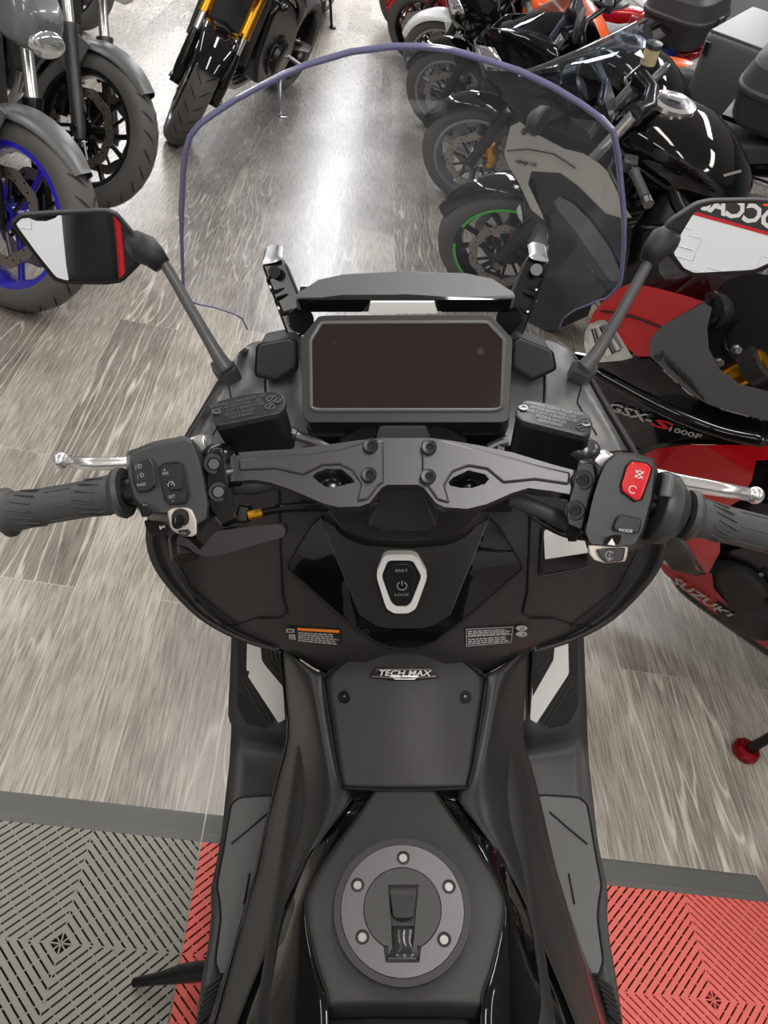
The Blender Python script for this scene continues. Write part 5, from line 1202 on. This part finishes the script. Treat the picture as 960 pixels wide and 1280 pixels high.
# ---- left row ---------------------------------------------------------------
DG = mat('satin grey fender', (.13, .135, .14), .38, metal=.3)
GB_ = mat('grey body paint', (.11, .12, .13), .3, coat=.5)
moto('naked motorcycle with blue wheels at the left edge, nearest in the left row', (-.785, 1.985, -38, 12), 12, rim=M_BLUE, spokes=5, fork=(M_BLKMET, M_CHROME), fender=DG, tank=M_GLOSS, body=GB_, grooves=True, fend=(46, 165))
moto('grey naked motorcycle with black wheels and chrome forks, second in the left row', (-.80, 2.89, -38, 13), 13, rim=M_BLKMET, spokes=10, fork=(mat('dark grey fork slider', (.09, .09, .092), .35, metal=.6), M_CHROME), fender=DG, tank=GB_, body=GB_, grooves=True, fend=(46, 165))
moto('motorcycle with gold upside-down forks and glossy black fender on the left', (-.60, 3.93, -106, 12), 24, rim=M_BLKMET, spokes=10, fork=(M_BLKMET, M_GOLD), usd=True, fender=M_GLOSS, tank=M_WHITEP, body=M_RED, grooves=True, caliper=M_ALU, stand=M_ALU, fend=(38, 140), fhw=.095, ftap=.22)
moto('dark motorcycle with bronze exhaust pipes at the far left', (-1.55, 5.5, -35, 11), 0, rim=M_BLKMET, spokes=5, fork=(M_BLKMET, M_CHROME), fender=M_GLOSS, tank=M_RED, body=M_GLOSS, exhaust=mat('bronze exhaust', rgb(150, 105, 80), .3, metal=.8))
moto('white and red motorcycle farthest back in the left row', (-.35, 6.6, -100, 11), 20, rim=M_WHITEP, spokes=5, fork=(M_BLKMET, M_CHROME), fender=M_WHITEP, tank=M_WHITEP, body=M_RED)
# ---- right row --------------------------------------------------------------
# nearest: red and black sport tourer
P1 = (.975, 1.405, 143, 15)
r1, M1, F1 = moto('red and black sport tourer with gold forks right of the scooter', P1, 8, rim=M_BLKMET, spokes=5, fork=(M_BLKMET, M_BLKMET), usd=True, fender=M_GLOSS, tank=M_RED, body=M_RED, fairing='sport', bars='flat', barx=-.22, mirrors=False, stand=None, tail_mat=M_RED)
M_RED2 = mat('matt red belly', rgb(170, 18, 28), .35, coat=.2)
RUP, l1 = fpatch(r1, M1, [(735, 406), (743, 389), (760, 370), (775, 360), (788, 354), (806, 357), (828, 362), (855, 369), (880, 377), (846, 396), (827, 408), (813, 425), (811, 446), (796, 445), (783, 434), (770, 412), (756, 400), (746, 400)], M_RED, 'nose_fairing', .27, 0, 6)
o, l = fpatch(r1, M1, [(731, 416), (737, 405), (746, 400), (756, 400), (770, 412), (783, 434), (791, 447), (775, 451), (750, 453), (735, 447), (730, 432)], M_LENS, 'headlight_lens', .27, -.006, 6)
o, l = fpatch(r1, M1, [(811, 444), (813, 424), (828, 407), (848, 396), (880, 378), (890, 385), (884, 410), (886, 436), (900, 462), (925, 480), (960, 489), (1010, 500), (1010, 560), (960, 526), (905, 512), (886, 505), (860, 490), (832, 464)], mat('grey inner panel', (.085, .088, .092), .4, bump=.15, bscale=900), 'inner_fairing_panel', .27, .014, 6)
for k in range(6):
    mb = MB(); mb.tube([l(828 + k * 7, 437 + k * 7) + V((0, .003, 0)), l(832 + k * 8, 447 + k * 8) + V((0, .004, 0)), l(841 + k * 8, 461 + k * 7.4) + V((0, .003, 0))], .0016, 6); mb.build('vent_slot', M_DARK, o, angle=180)
mb = MB(); c = l(823, 445); mb.cyl(c, c + V((0, .006, 0)), .007, 14); mb.build('panel_bolt', M_STEEL, o)
BLK, lb = fpatch(r1, M1, [(735, 455), (748, 454), (790, 450), (812, 448), (832, 466), (860, 492), (886, 506), (905, 513), (960, 528), (1010, 562), (1010, 600), (960, 556), (900, 556), (830, 554), (800, 560), (780, 550), (760, 520), (742, 480)], M_GLOSS, 'side_fairing', .27, -.012, 6)
ftext(BLK, M1, lb, 'GSX-', (760, 505), (814, 523), 9.5, M_GREYPRINT, 'fairing_lettering', shear=.35); ftext(BLK, M1, lb, 'S', (813, 524), (835, 531), 10, MATS['red switch'], 'fairing_lettering', shear=.3); ftext(BLK, M1, lb, '1000F', (834, 533), (876, 544), 6, M_GREYPRINT, 'fairing_lettering', shear=.35)
LOW, ll = fpatch(r1, M1, [(798, 572), (820, 561), (860, 556), (905, 556), (960, 557), (1010, 570), (1010, 600), (960, 575), (945, 576), (940, 600), (925, 625), (900, 640), (900, 690), (885, 718), (870, 712), (862, 690), (845, 668), (822, 640), (806, 605)], M_RED, 'lower_fairing', .27, 0, 7)
o, l = fpatch(r1, M1, [(822, 668), (845, 668), (866, 690), (887, 716), (868, 719), (840, 712), (824, 692)], M_GLOSS, 'air_duct', .26, .008)
mb = MB(); mb.tube([l(840, 664), l(858, 684), l(880, 715)], [.012, .010, .004], 8); mb.build('duct_fin', mat('grey fin', (.06, .062, .065), .35), o, angle=180)
BEL, lb2 = fpatch(r1, M1, [(820, 700), (845, 712), (870, 720), (890, 716), (892, 735), (915, 762), (940, 790), (960, 798), (1010, 830), (1010, 850), (960, 812), (930, 792), (895, 768), (860, 742), (830, 716)], M_RED2, 'belly_fairing', .25)
ftext(BEL, M1, lb2, 'SUZUKI', (842, 722), (912, 768), 9, M_GREYPRINT, 'fairing_lettering', shear=.2)
o, l = fpatch(r1, M1, [(890, 700), (905, 690), (930, 685), (1000, 690), (1000, 820), (960, 798), (940, 788), (915, 760), (892, 735)], M_BLKMET, 'engine_side_cover', .21, -.01)
mb = MB(); c = l(925, 728); mb.lathe([(.0001, .035), (.062, .035), (.072, .028), (.076, .0)], c, (0, 1, 0), 32); mb.build('alternator_cover', M_TRIM, o)
for x, y in ((897, 722), (899, 711), (922, 711), (954, 714), (958, 780), (905, 745), (936, 778)):
    mb = MB(); c = l(x, y); mb.cyl(c + V((0, .0, 0)), c + V((0, .012, 0)), .006, 8); mb.build('cover_bolt', M_STEEL, o)
mb = MB(); mb.tube(smooth_path([lb(x, y) + V((0, .002, .004)) for x, y in ((742, 466), (775, 484), (820, 508), (870, 530), (920, 546), (962, 553))], 4), [.004] + [.014] * 19 + [.006], 12); mb.build('fairing_ridge', M_GLOSS, BLK, angle=180)
mb = MB(); mb.tube([l1(x, y) + V((0, .003, 0)) for x, y in ((752, 388), (772, 390), (795, 396), (812, 402), (827, 408))], .0022, 6); mb.build('panel_gap', M_DARK, RUP, angle=180)
HLc, lh = fpatch(r1, M1, [(735, 420), (742, 408), (752, 406), (764, 418), (775, 436), (760, 445), (742, 444)], M_CHROME, 'lamp_reflector', .27, .0)
for a in (((742, 410), (752, 444)), ((752, 407), (768, 440))):
    mb = MB(); mb.tube([lh(*a[0]) + V((0, .004, 0)), lh(*a[1]) + V((0, .004, 0))], .004, 8); mb.build('lamp_divider', M_DKSTEEL, HLc)
# screen, dash bowl and inner nose of the red bike
o, l = fpatch(r1, M1, [(800, 366), (812, 352), (845, 340), (880, 335), (905, 350), (900, 372), (880, 384), (840, 380)], M_GLASS2, 'windscreen', .17, solid=.002)
o, l = fpatch(r1, M1, [(795, 362), (812, 358), (845, 366), (876, 350), (884, 382), (840, 378)], M_GLOSS, 'screen_base', .16)
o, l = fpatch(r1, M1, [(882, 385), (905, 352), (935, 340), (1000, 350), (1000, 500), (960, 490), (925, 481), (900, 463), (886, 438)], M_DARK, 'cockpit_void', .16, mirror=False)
o, l = fpatch(r1, M1, [(884, 345), (938, 342), (932, 372), (912, 382), (892, 372)], M_DISP2, 'cockpit_gauge', .10, mirror=False)
for x, y in ((920, 436), (898, 452)):
    mb = MB(); c = hit(M1, x, y, 1, .16); mb.lathe([(.0001, .012), (.007, .012), (.010, .008), (.011, 0)], c, (-.5, .6, .4), 14); mb.build('fork_stop_bolt', M_STEEL, r1)
mb = MB(); a, b = hit(M1, 905, 478, 1, .14), hit(M1, 975, 440, 1, .12); mb.tube([a, a.lerp(b, .55)], .030, 20); fg = mb.build('gold_fork_tube', M_GOLD, r1)
mb = MB(); c = a.lerp(b, .62); d = (b - a).normalized(); mb.lathe([(.031, -.018), (.042, -.018), (.044, .018), (.034, .022), (.031, .01)], c, d, 24); mb.tube([hit(M1, 934, 452, 1, .15), hit(M1, 948, 445, 1, .15)], .014, 10); mb.build('fork_clamp_ring', MATS['dark grey clamp'], fg)
mb = MB(); mb.lathe([(.031, -.01), (.031, .012), (.018, .016), (.016, .008), (.0001, .008)], a.lerp(b, .74), d, 24); mb.build('fork_top_cap', M_GOLD, fg)
mb = MB(); mb.tube(smooth_path([hit(M1, x, y, 1, yy) for x, y, yy in ((946, 350, .1), (936, 390, .12), (912, 410, .13), (906, 432, .14), (925, 455, .15))], 5), .0045, 8); mb.build('control_cable', M_BLKMET, r1, angle=180)

mb = MB(); a, b = M1.inverted() @ W(937, 936, .03), M1.inverted() @ W(1010, 895, .14); mb.tube([a, b, V((-.95, .12, .32))], .0125, 12); st_ = mb.build('side_stand', M_BLKMET, r1, angle=180)
mb = MB(); c = M1.inverted() @ W(933, 938, .014); mb.lathe([(.0001, .012), (.020, .014), (.030, .010), (.034, .004), (.034, -.008), (.0001, -.008)], c, (0, -.25, .97), 10)
for k in range(5): mb.box(c + V((-.02 + .01 * k, 0, .012)), (.004, .04, .004))
mb.build('stand_foot', mat('red anodised foot', rgb(150, 25, 35), .3, metal=.7), st_, angle=20)
# second: silver and black sport tourer with a green wheel stripe
P2 = (1.07, 2.86, 152, 13)
r2, M2, F2 = moto('silver and black sport tourer with green wheel stripe, behind the clear screen', P2, 18, rim=M_BLKMET, spokes=10, stripe=M_GREEN, fender=M_GLOSS, tank=M_GLOSS, body=M_GLOSS, fairing='sport', bars='clip', tankx=.17, barx=.12, tankw=1.15, mirrors=False, tail_mat=M_SILVER)
NOS, l = fpatch(r2, M2, [(630, 192), (638, 158), (650, 152), (668, 166), (690, 178), (705, 186), (730, 192), (750, 205), (765, 220), (776, 252), (790, 272), (775, 272), (757, 267), (742, 252), (722, 232), (700, 216), (664, 214), (660, 230), (678, 268), (680, 275), (664, 262), (648, 228), (636, 208)], M_SILVER, 'nose_fairing', .26)
ftext(NOS, M2, l, 'NINJA SX', (645, 201), (671, 206), 4.5, M_DARK, 'fairing_lettering')
mb = MB(); mb.tube([l(x, y) + V((0, .004, 0)) for x, y in ((634, 188), (660, 186), (692, 192), (720, 210))], .002, 6); mb.build('panel_gap', M_DARK, NOS)
o, l = fpatch(r2, M2, [(664, 214), (700, 216), (722, 232), (742, 252), (757, 267), (778, 273), (790, 290), (786, 320), (780, 352), (760, 362), (735, 330), (712, 290), (692, 262), (680, 270), (678, 262)], M_GLOSS, 'side_fairing', .265, -.003)
o, l = fpatch(r2, M2, [(692, 252), (700, 246), (716, 254), (738, 276), (762, 310), (778, 345), (776, 352), (762, 350), (742, 322), (720, 290), (700, 266)], mat('grey gill panel', (.09, .095, .105), .3, coat=.5), 'side_vent', .265, .006)
o, l = fpatch(r2, M2, [(648, 232), (664, 262), (682, 276), (684, 308), (668, 312), (658, 300), (656, 276)], M_GLOSS, 'lower_nose_panel', .25, .002)
o, l = fpatch(r2, M2, [(640, 240), (644, 236), (652, 262), (654, 280), (648, 272)], M_LENS, 'headlight_lens', .23, .004)
o, l = fpatch(r2, M2, [(684, 262), (706, 270), (735, 332), (757, 365), (740, 382), (712, 388), (680, 380), (676, 340), (686, 310)], MATS['gloss piano black'], 'lower_fairing', .25, -.015)
o, l = fpatch(r2, M2, [(655, 385), (700, 362), (742, 376), (735, 395), (690, 415), (650, 412)], M_TRIM, 'belly_fairing', .22)
o, l = fpatch(r2, M2, [(632, 292), (642, 294), (656, 308), (640, 306)], M_ORANGEP, 'side_reflector', .15, .0)
SC2, l = fpatch(r2, M2, [(638, 158), (652, 138), (690, 130), (735, 165), (748, 190), (720, 190), (690, 178), (662, 164)], M_GLOSS, 'cockpit_surround', .18)
mb = MB(); rows = []
for u in range(9):
    t = u / 8; x = .14 - .36 * t; z = .95 + .28 * t ** 1.15; w = .10 + .10 * min(1, t * 2.2) - .05 * t ** 3; rows.append([V((x - .16 * q * q * (1 - .4 * t), w * q, z - .10 * q * q * (1 - .5 * t))) for q in [-1 + k / 6 for k in range(13)]])
mb.grid(rows); mb.build('windscreen', M_GLASS2, r2, angle=180)
c = hit(M2, 722, 112, 1, 0.0); mb = MB(); mb.lathe([(.075, .05), (.09, .045), (.09, -.01), (.0001, -.01)], c, V((-.75, 0, .66)), 32); g_ = mb.build('gauge_pod', M_BLKMET, r2)
mb = MB(); mb.lathe([(.0001, .004), (.05, .004), (.055, .0)], c + V((-.012, .02, .01)), V((-.75, 0, .66)), 24); mb.build('gauge_dial', M_DISP2, g_)
mb = MB(); rr_ = []; m0 = hit(M2, 672, 150, 1, .30)
for t, s in ((-.03, .4), (-.01, .9), (.012, 1.0), (.02, .9)): rr_.append([m0 + V((-t, .075 * math.cos(a) * s, .045 * math.sin(a) * s)) for a in [2 * math.pi * k / 16 for k in range(16)]])
mb.rings(rr_); mb.tube([m0, hit(M2, 655, 165, 1, .15)], .012, 8); mb.build('mirror_head', M_TRIM, r2)
TX, l = fpatch(r2, M2, [(904, 218), (926, 212), (927, 215), (905, 221)], M_GREYPRINT, 'tank_lettering', .2, flat=.178, mirror=False, solid=.001)
mb = MB(); c = hit(M2, 812, 72, 1, -.22); mb.lathe([(.028, .035), (.028, -.02), (.0001, -.02)], c, V((0, 0, 1)), 16); cp = mb.build('fluid_reservoir', mat('amber fluid', rgb(205, 190, 150), .3), r2); mb = MB(); mb.lathe([(.030, .035), (.030, .05), (.0001, .052)], c, V((0, 0, 1)), 16); mb.build('reservoir_cap', M_STEEL, cp)

# further bikes of the right row
def sport(label, pose, col, nose=True, **k):
    kw = dict(rim=mat('silver grey rim', (.30, .30, .31), .35, metal=.7), spokes=10, fender=col, tank=col, body=col, fairing='sport', bars='clip', caliper=M_BLKMET); kw.update(k); steer = kw.pop('steer', 8)
    r_, M_, F_ = moto(label, pose, steer, **kw)
    def side(pts, m, name, wmax=.25, off=0.0):
        from mathutils import geometry
        ring = [V(p) for p in subdiv(pts, 3)]; n0 = len(ring); P_ = list(ring); xs_ = [p.x for p in ring]; zs_ = [p.y for p in ring]
        x = min(xs_) + .03
        while x < max(xs_):
            z = min(zs_) + .03
            while z < max(zs_):
                c = False
                for i in range(n0):
                    a, b = ring[i - 1], ring[i]
                    if (a.y > z) != (b.y > z) and x < (b.x - a.x) * (z - a.y) / (b.y - a.y) + a.x: c = not c
                if c and min((V((x, z)) - q).length for q in ring) > .02: P_.append(V((x, z)))
                z += .05
            x += .05
        r = geometry.delaunay_2d_cdt(P_, [(i, (i + 1) % n0) for i in range(n0)], [list(range(n0))], 1, 1e-5)
        for sg in (1, -1):
            mb = MB(); vs = mb.vv([V((p.x, sg * (fw(p.x, p.y, wmax) + off), p.y)) for p in r[0]])
            for f in r[2]: mb.face([vs[i] for i in f])
            o = mb.build(name, m, r_, angle=180); k_ = o.modifiers.new('solid', 'SOLIDIFY'); k_.thickness = .005
    side([(.13, .82), (.05, .92), (-.18, .98), (-.34, .99), (-.42, .88), (-.62, .80), (-.78, .62), (-.60, .52), (-.38, .40), (-.30, .58), (-.16, .66), (.02, .72)], col, 'side_fairing')
    side([(-.40, .44), (-.62, .54), (-.80, .36), (-.98, .24), (-.60, .16), (-.42, .24)], M_GLOSS, 'belly_fairing')
    side([(.10, .82), (-.02, .86), (-.12, .80), (.0, .75)], M_LENS, 'headlight_lens', .25, .004)
    side([(-.30, .72), (-.46, .70), (-.52, .60), (-.36, .62)], M_GREYPL, 'side_vent', .25, .004)
    mb = MB(); rows = []
    for u in range(7):
        x = .02 - .30 * u / 6; z = .92 + .24 * (u / 6) ** 1.2; w = .13 + .05 * (1 - abs(u / 6 - .4)); rows.append([V((x - .12 * abs(q) ** 2, w * q, z - .09 * q * q)) for q in (-1, -.66, -.33, 0, .33, .66, 1)])
    mb.grid(rows); mb.build('windscreen', M_GLASS2, r_, angle=180)
    mb = MB(); rows = []
    for x, w, z in ((.12, .05, .80), (.06, .10, .88), (-.05, .14, .92), (-.2, .17, .93), (-.32, .18, .92)): rows.append([V((x, w * q, z - .05 * q * q)) for q in (-1, -.5, 0, .5, 1)])
    mb.grid(rows); mb.build('nose_cowl', col, r_, angle=180)
    return r_, M_, F_
sport('black sport bike with gold calipers and plain black top case, third in the right row', (1.04, 4.02, 150, 13), M_GLOSS, caliper=M_GOLD, bars='flat', steer=18, top_case=True, case_x=-1.32)
rb, Mb, Fb = sport('black and orange sport bike with boxy grey case, fourth in the right row', (.99, 5.22, 140, 13), M_GLOSS, tank=M_ORANGEP, tail_mat=M_ORANGEP, bars='flat', steer=24, tailx=.30)
mb = MB(); mb.rings([rounded([V((-1.78 - .22 * s, -.25 * s, z)), V((-1.78 + .22 * s, -.25 * s, z)), V((-1.78 + .22 * s, .25 * s, z)), V((-1.78 - .22 * s, .25 * s, z))], .15) for z, s in ((.74, .97), (.76, 1), (1.14, 1), (1.16, .96))]); pn = mb.build('rear_box', mat('grey pannier', (.085, .09, .09), .45, bump=.2, bscale=500), rb, bevel=.006)
mb = MB(); mb.box((-1.78, 0, 1.165), (.40, .46, .014)); mb.build('box_lid', M_GREYPL, pn, bevel=.004)
for x, y in ((-1.6, .252), (-1.95, .252)):
    mb = MB(); mb.box((x, y, 1.10), (.03, .012, .06)); mb.build('box_latch', M_STEEL, pn, bevel=.003)
sport('white nosed sport bike with red lidded top case, before the red bikes', (.98, 6.10, 140, 13), M_WHITEP, fender=M_WHITEP, top_case=M_RED, tail_mat=M_BLUEP, tank=M_BLUEP, steer=22)
sport('red sport bike with red front fender and black wheels far back on the right', (.86, 7.0, 142, 13), M_RED, rim=M_BLKMET, steer=22)
sport('red wheeled sport bike farthest back in the right row', (.78, 8.0, 142, 13), M_RED, rim=M_RED, spokes=5, steer=22)
moto('black motorcycle with red tail near the right wall, behind the red bikes', (3.9, 4.9, -20, 8), 0, fender=M_RED, tank=M_GLOSS, body=M_GLOSS, tail_mat=M_RED)
moto('dark motorcycle with white tail near the right wall, last of the rear row', (3.9, 6.1, -20, 8), 0, fender=M_RED, tank=M_RED, body=M_GLOSS, tail_mat=M_WHITEP)
# ================================================================== PHOTOGRAPHER on the saddle (seen in the mirrors)
M_SKIN = mat('skin', rgb(205, 160, 135), .5, bump=.1, bscale=300); M_JACKET = mat('black jacket', (.012, .013, .014), .6, bump=.4, bscale=250); M_TROUS = mat('dark trousers', (.02, .022, .028), .7, bump=.3, bscale=300); M_HAIR = mat('dark hair', (.02, .015, .012), .6)
def skin(name, verts, edges, m, parent, sub=2):
    me = bpy.data.meshes.new(name); me.from_pydata([v[:3] for v in verts], edges, []); o = bpy.data.objects.new(name, me); COL.objects.link(o)
    me.materials.append(m); k = o.modifiers.new('skin', 'SKIN'); k.use_smooth_shade = True
    if not me.skin_vertices: me.attributes.new('skin', 'FLOAT', 'POINT') if False else None
    for i, v in enumerate(verts):
        sv = me.skin_vertices[0].data[i]; r = v[3] if isinstance(v[3], tuple) else (v[3], v[3]); sv.radius = r; sv.use_root = (i == 0)
    k2 = o.modifiers.new('sub', 'SUBSURF'); k2.levels = sub; k2.render_levels = sub
    if parent is not None: o.parent = parent
    return o
X0, Y0 = .345, -.86
def mk_skin_layer(name): return None
PB = [(X0, Y0, .90, .12), (X0, Y0, 1.08, .11), (X0, Y0 + .0, 1.28, .12), (X0, Y0 + .0, 1.42, .06), (X0, Y0 + .02, 1.50, .05), (X0, Y0 + .05, 1.58, .075), (X0, Y0 + .05, 1.66, .08), (X0, Y0 + .04, 1.72, .055)]
PE = [(0, 1), (1, 2), (2, 3), (3, 4), (4, 5), (5, 6), (6, 7)]
def add(v, frm):
    PB.append(v); PE.append((frm, len(PB) - 1)); return len(PB) - 1
for sg in (-1, 1):
    a = add((X0 + sg * .17, Y0 - .01, 1.38, .055), 2); b = add((X0 + sg * .25, Y0 + .06, 1.14, .044), a); wx = X0 - .18 + sg * .075
    c = add((wx, Y0 + .20, 1.42, .030), b); h = add((wx, Y0 + .225, 1.47, .034), c)
    for k in range(4):
        f1 = add((wx - sg * .02 + .0, Y0 + .235, 1.488 + .018 * k - .02, .0095), h); f2 = add((wx - sg * .045, Y0 + .25, 1.49 + .018 * k - .02, .0085), f1); add((wx - sg * .06, Y0 + .245, 1.49 + .018 * k - .02, .007), f2)
    t1 = add((wx - sg * .015, Y0 + .20, 1.475, .010), h); add((wx - sg * .045, Y0 + .205, 1.50, .0085), t1)
    hp = add((X0 + sg * .12, Y0 + .05, .86, .085), 0); kn = add((X0 + sg * .33 + .06, Y0 + .36, .56, .06), hp); an = add((X0 + sg * .36 + .06, Y0 + .24, .09, .042), kn); add((X0 + sg * .37 + .06, Y0 + .40, .05, .035), an)
PER = skin('person', PB, PE, M_SKIN, None); tag(PER, 'person in black jacket with red piping astride the saddle, reflected in the left mirror', 'person')
JB = [(X0, Y0, .88, (.20, .145)), (X0, Y0, 1.06, (.19, .135)), (X0, Y0, 1.26, (.20, .14)), (X0, Y0, 1.40, (.12, .10)), (X0, Y0 + .01, 1.45, (.08, .075))]; JE = [(0, 1), (1, 2), (2, 3), (3, 4)]
for sg in (-1, 1):
    n = len(JB); JB += [(X0 + sg * .19, Y0 - .01, 1.37, .075), (X0 + sg * .255, Y0 + .06, 1.13, .062), (X0 - .18 + sg * .075 + sg * .012, Y0 + .185, 1.385, .044)]; JE += [(2, n), (n, n + 1), (n + 1, n + 2)]
skin('jacket', JB, JE, M_JACKET, PER)
TB = [(X0, Y0, .86, (.19, .145))]; TE = []
for sg in (-1, 1):
    n = len(TB); TB += [(X0 + sg * .13, Y0 + .06, .85, .105), (X0 + sg * .33 + .06, Y0 + .37, .56, .078), (X0 + sg * .36 + .06, Y0 + .24, .13, .062)]; TE += [(0, n), (n, n + 1), (n + 1, n + 2)]
skin('trousers', TB, TE, M_TROUS, PER)
for sg in (-1, 1):
    mb = MB(); x, y = X0 + sg * .365 + .06, Y0 + .30; mb.rings([rounded([V((x - .05 * s, y - .12 * s, z)), V((x + .05 * s, y - .12 * s, z)), V((x + .05 * s, y + .16 * s, z)), V((x - .05 * s, y + .16 * s, z))], .35) for z, s in ((0, 1), (.03, 1.03), (.06, .95), (.10, .6))]); mb.build('shoe', M_BLKMET, PER, sub=1)
    mb = MB(); mb.tube(smooth_path([V((X0 + sg * .06 - .02, Y0 + .155, .92)), V((X0 + sg * .075 - .015, Y0 + .150, 1.08)), V((X0 + sg * .10 - .01, Y0 + .152, 1.22)), V((X0 + sg * .135, Y0 + .125, 1.36))], 6), .008, 8); mb.build('red_piping', mat('red piping', rgb(200, 20, 40), .5), PER, angle=180)
mb = MB(); mb.ball((X0, Y0 + .035, 1.675), .098, (.95, 1.1, 1.0), 20, 12); bmesh.ops.delete(mb.bm, geom=[v for v in mb.bm.verts if v.co.z < 1.64 and v.co.y > Y0 + .03], context='VERTS'); mb.build('hair', M_HAIR, PER, sub=1)
for sg in (-1, 1):
    mb = MB(); mb.ball((X0 + sg * .032, Y0 + .122, 1.625), .012, n=12, m=8); mb.build('eye', M_WHITE, PER)
mb = MB(); mb.tube([V((X0, Y0 + .125, 1.635)), V((X0, Y0 + .145, 1.60)), V((X0, Y0 + .13, 1.585))], [.008, .014, .010], 10); mb.build('nose', M_SKIN, PER, angle=180)
mb = MB(); mb.tube([V((X0 - .025, Y0 + .118, 1.555)), V((X0, Y0 + .127, 1.553)), V((X0 + .025, Y0 + .118, 1.555))], [.004, .006, .004], 8); mb.build('mouth', mat('lips', rgb(170, 100, 95), .5), PER, angle=180)
# ================================================================== CAMERA
cam = bpy.data.cameras.new('camera'); co = bpy.data.objects.new('camera', cam); COL.objects.link(co)
cam.sensor_fit = 'AUTO'; cam.sensor_width = 36; cam.lens = FPX * 36 / 1280; cam.clip_start = 0.02; cam.clip_end = 100
r, u, f = CAMR[0], -CAMR[1], -CAMR[2]
mw = Matrix(((r.x, u.x, f.x, CAMC.x), (r.y, u.y, f.y, CAMC.y), (r.z, u.z, f.z, CAMC.z), (0, 0, 0, 1)))
lo_, ro_, _s = mw.decompose(); co.matrix_world = Matrix.LocRotScale(lo_, ro_, V((1, 1, 1)))
SC.camera = co
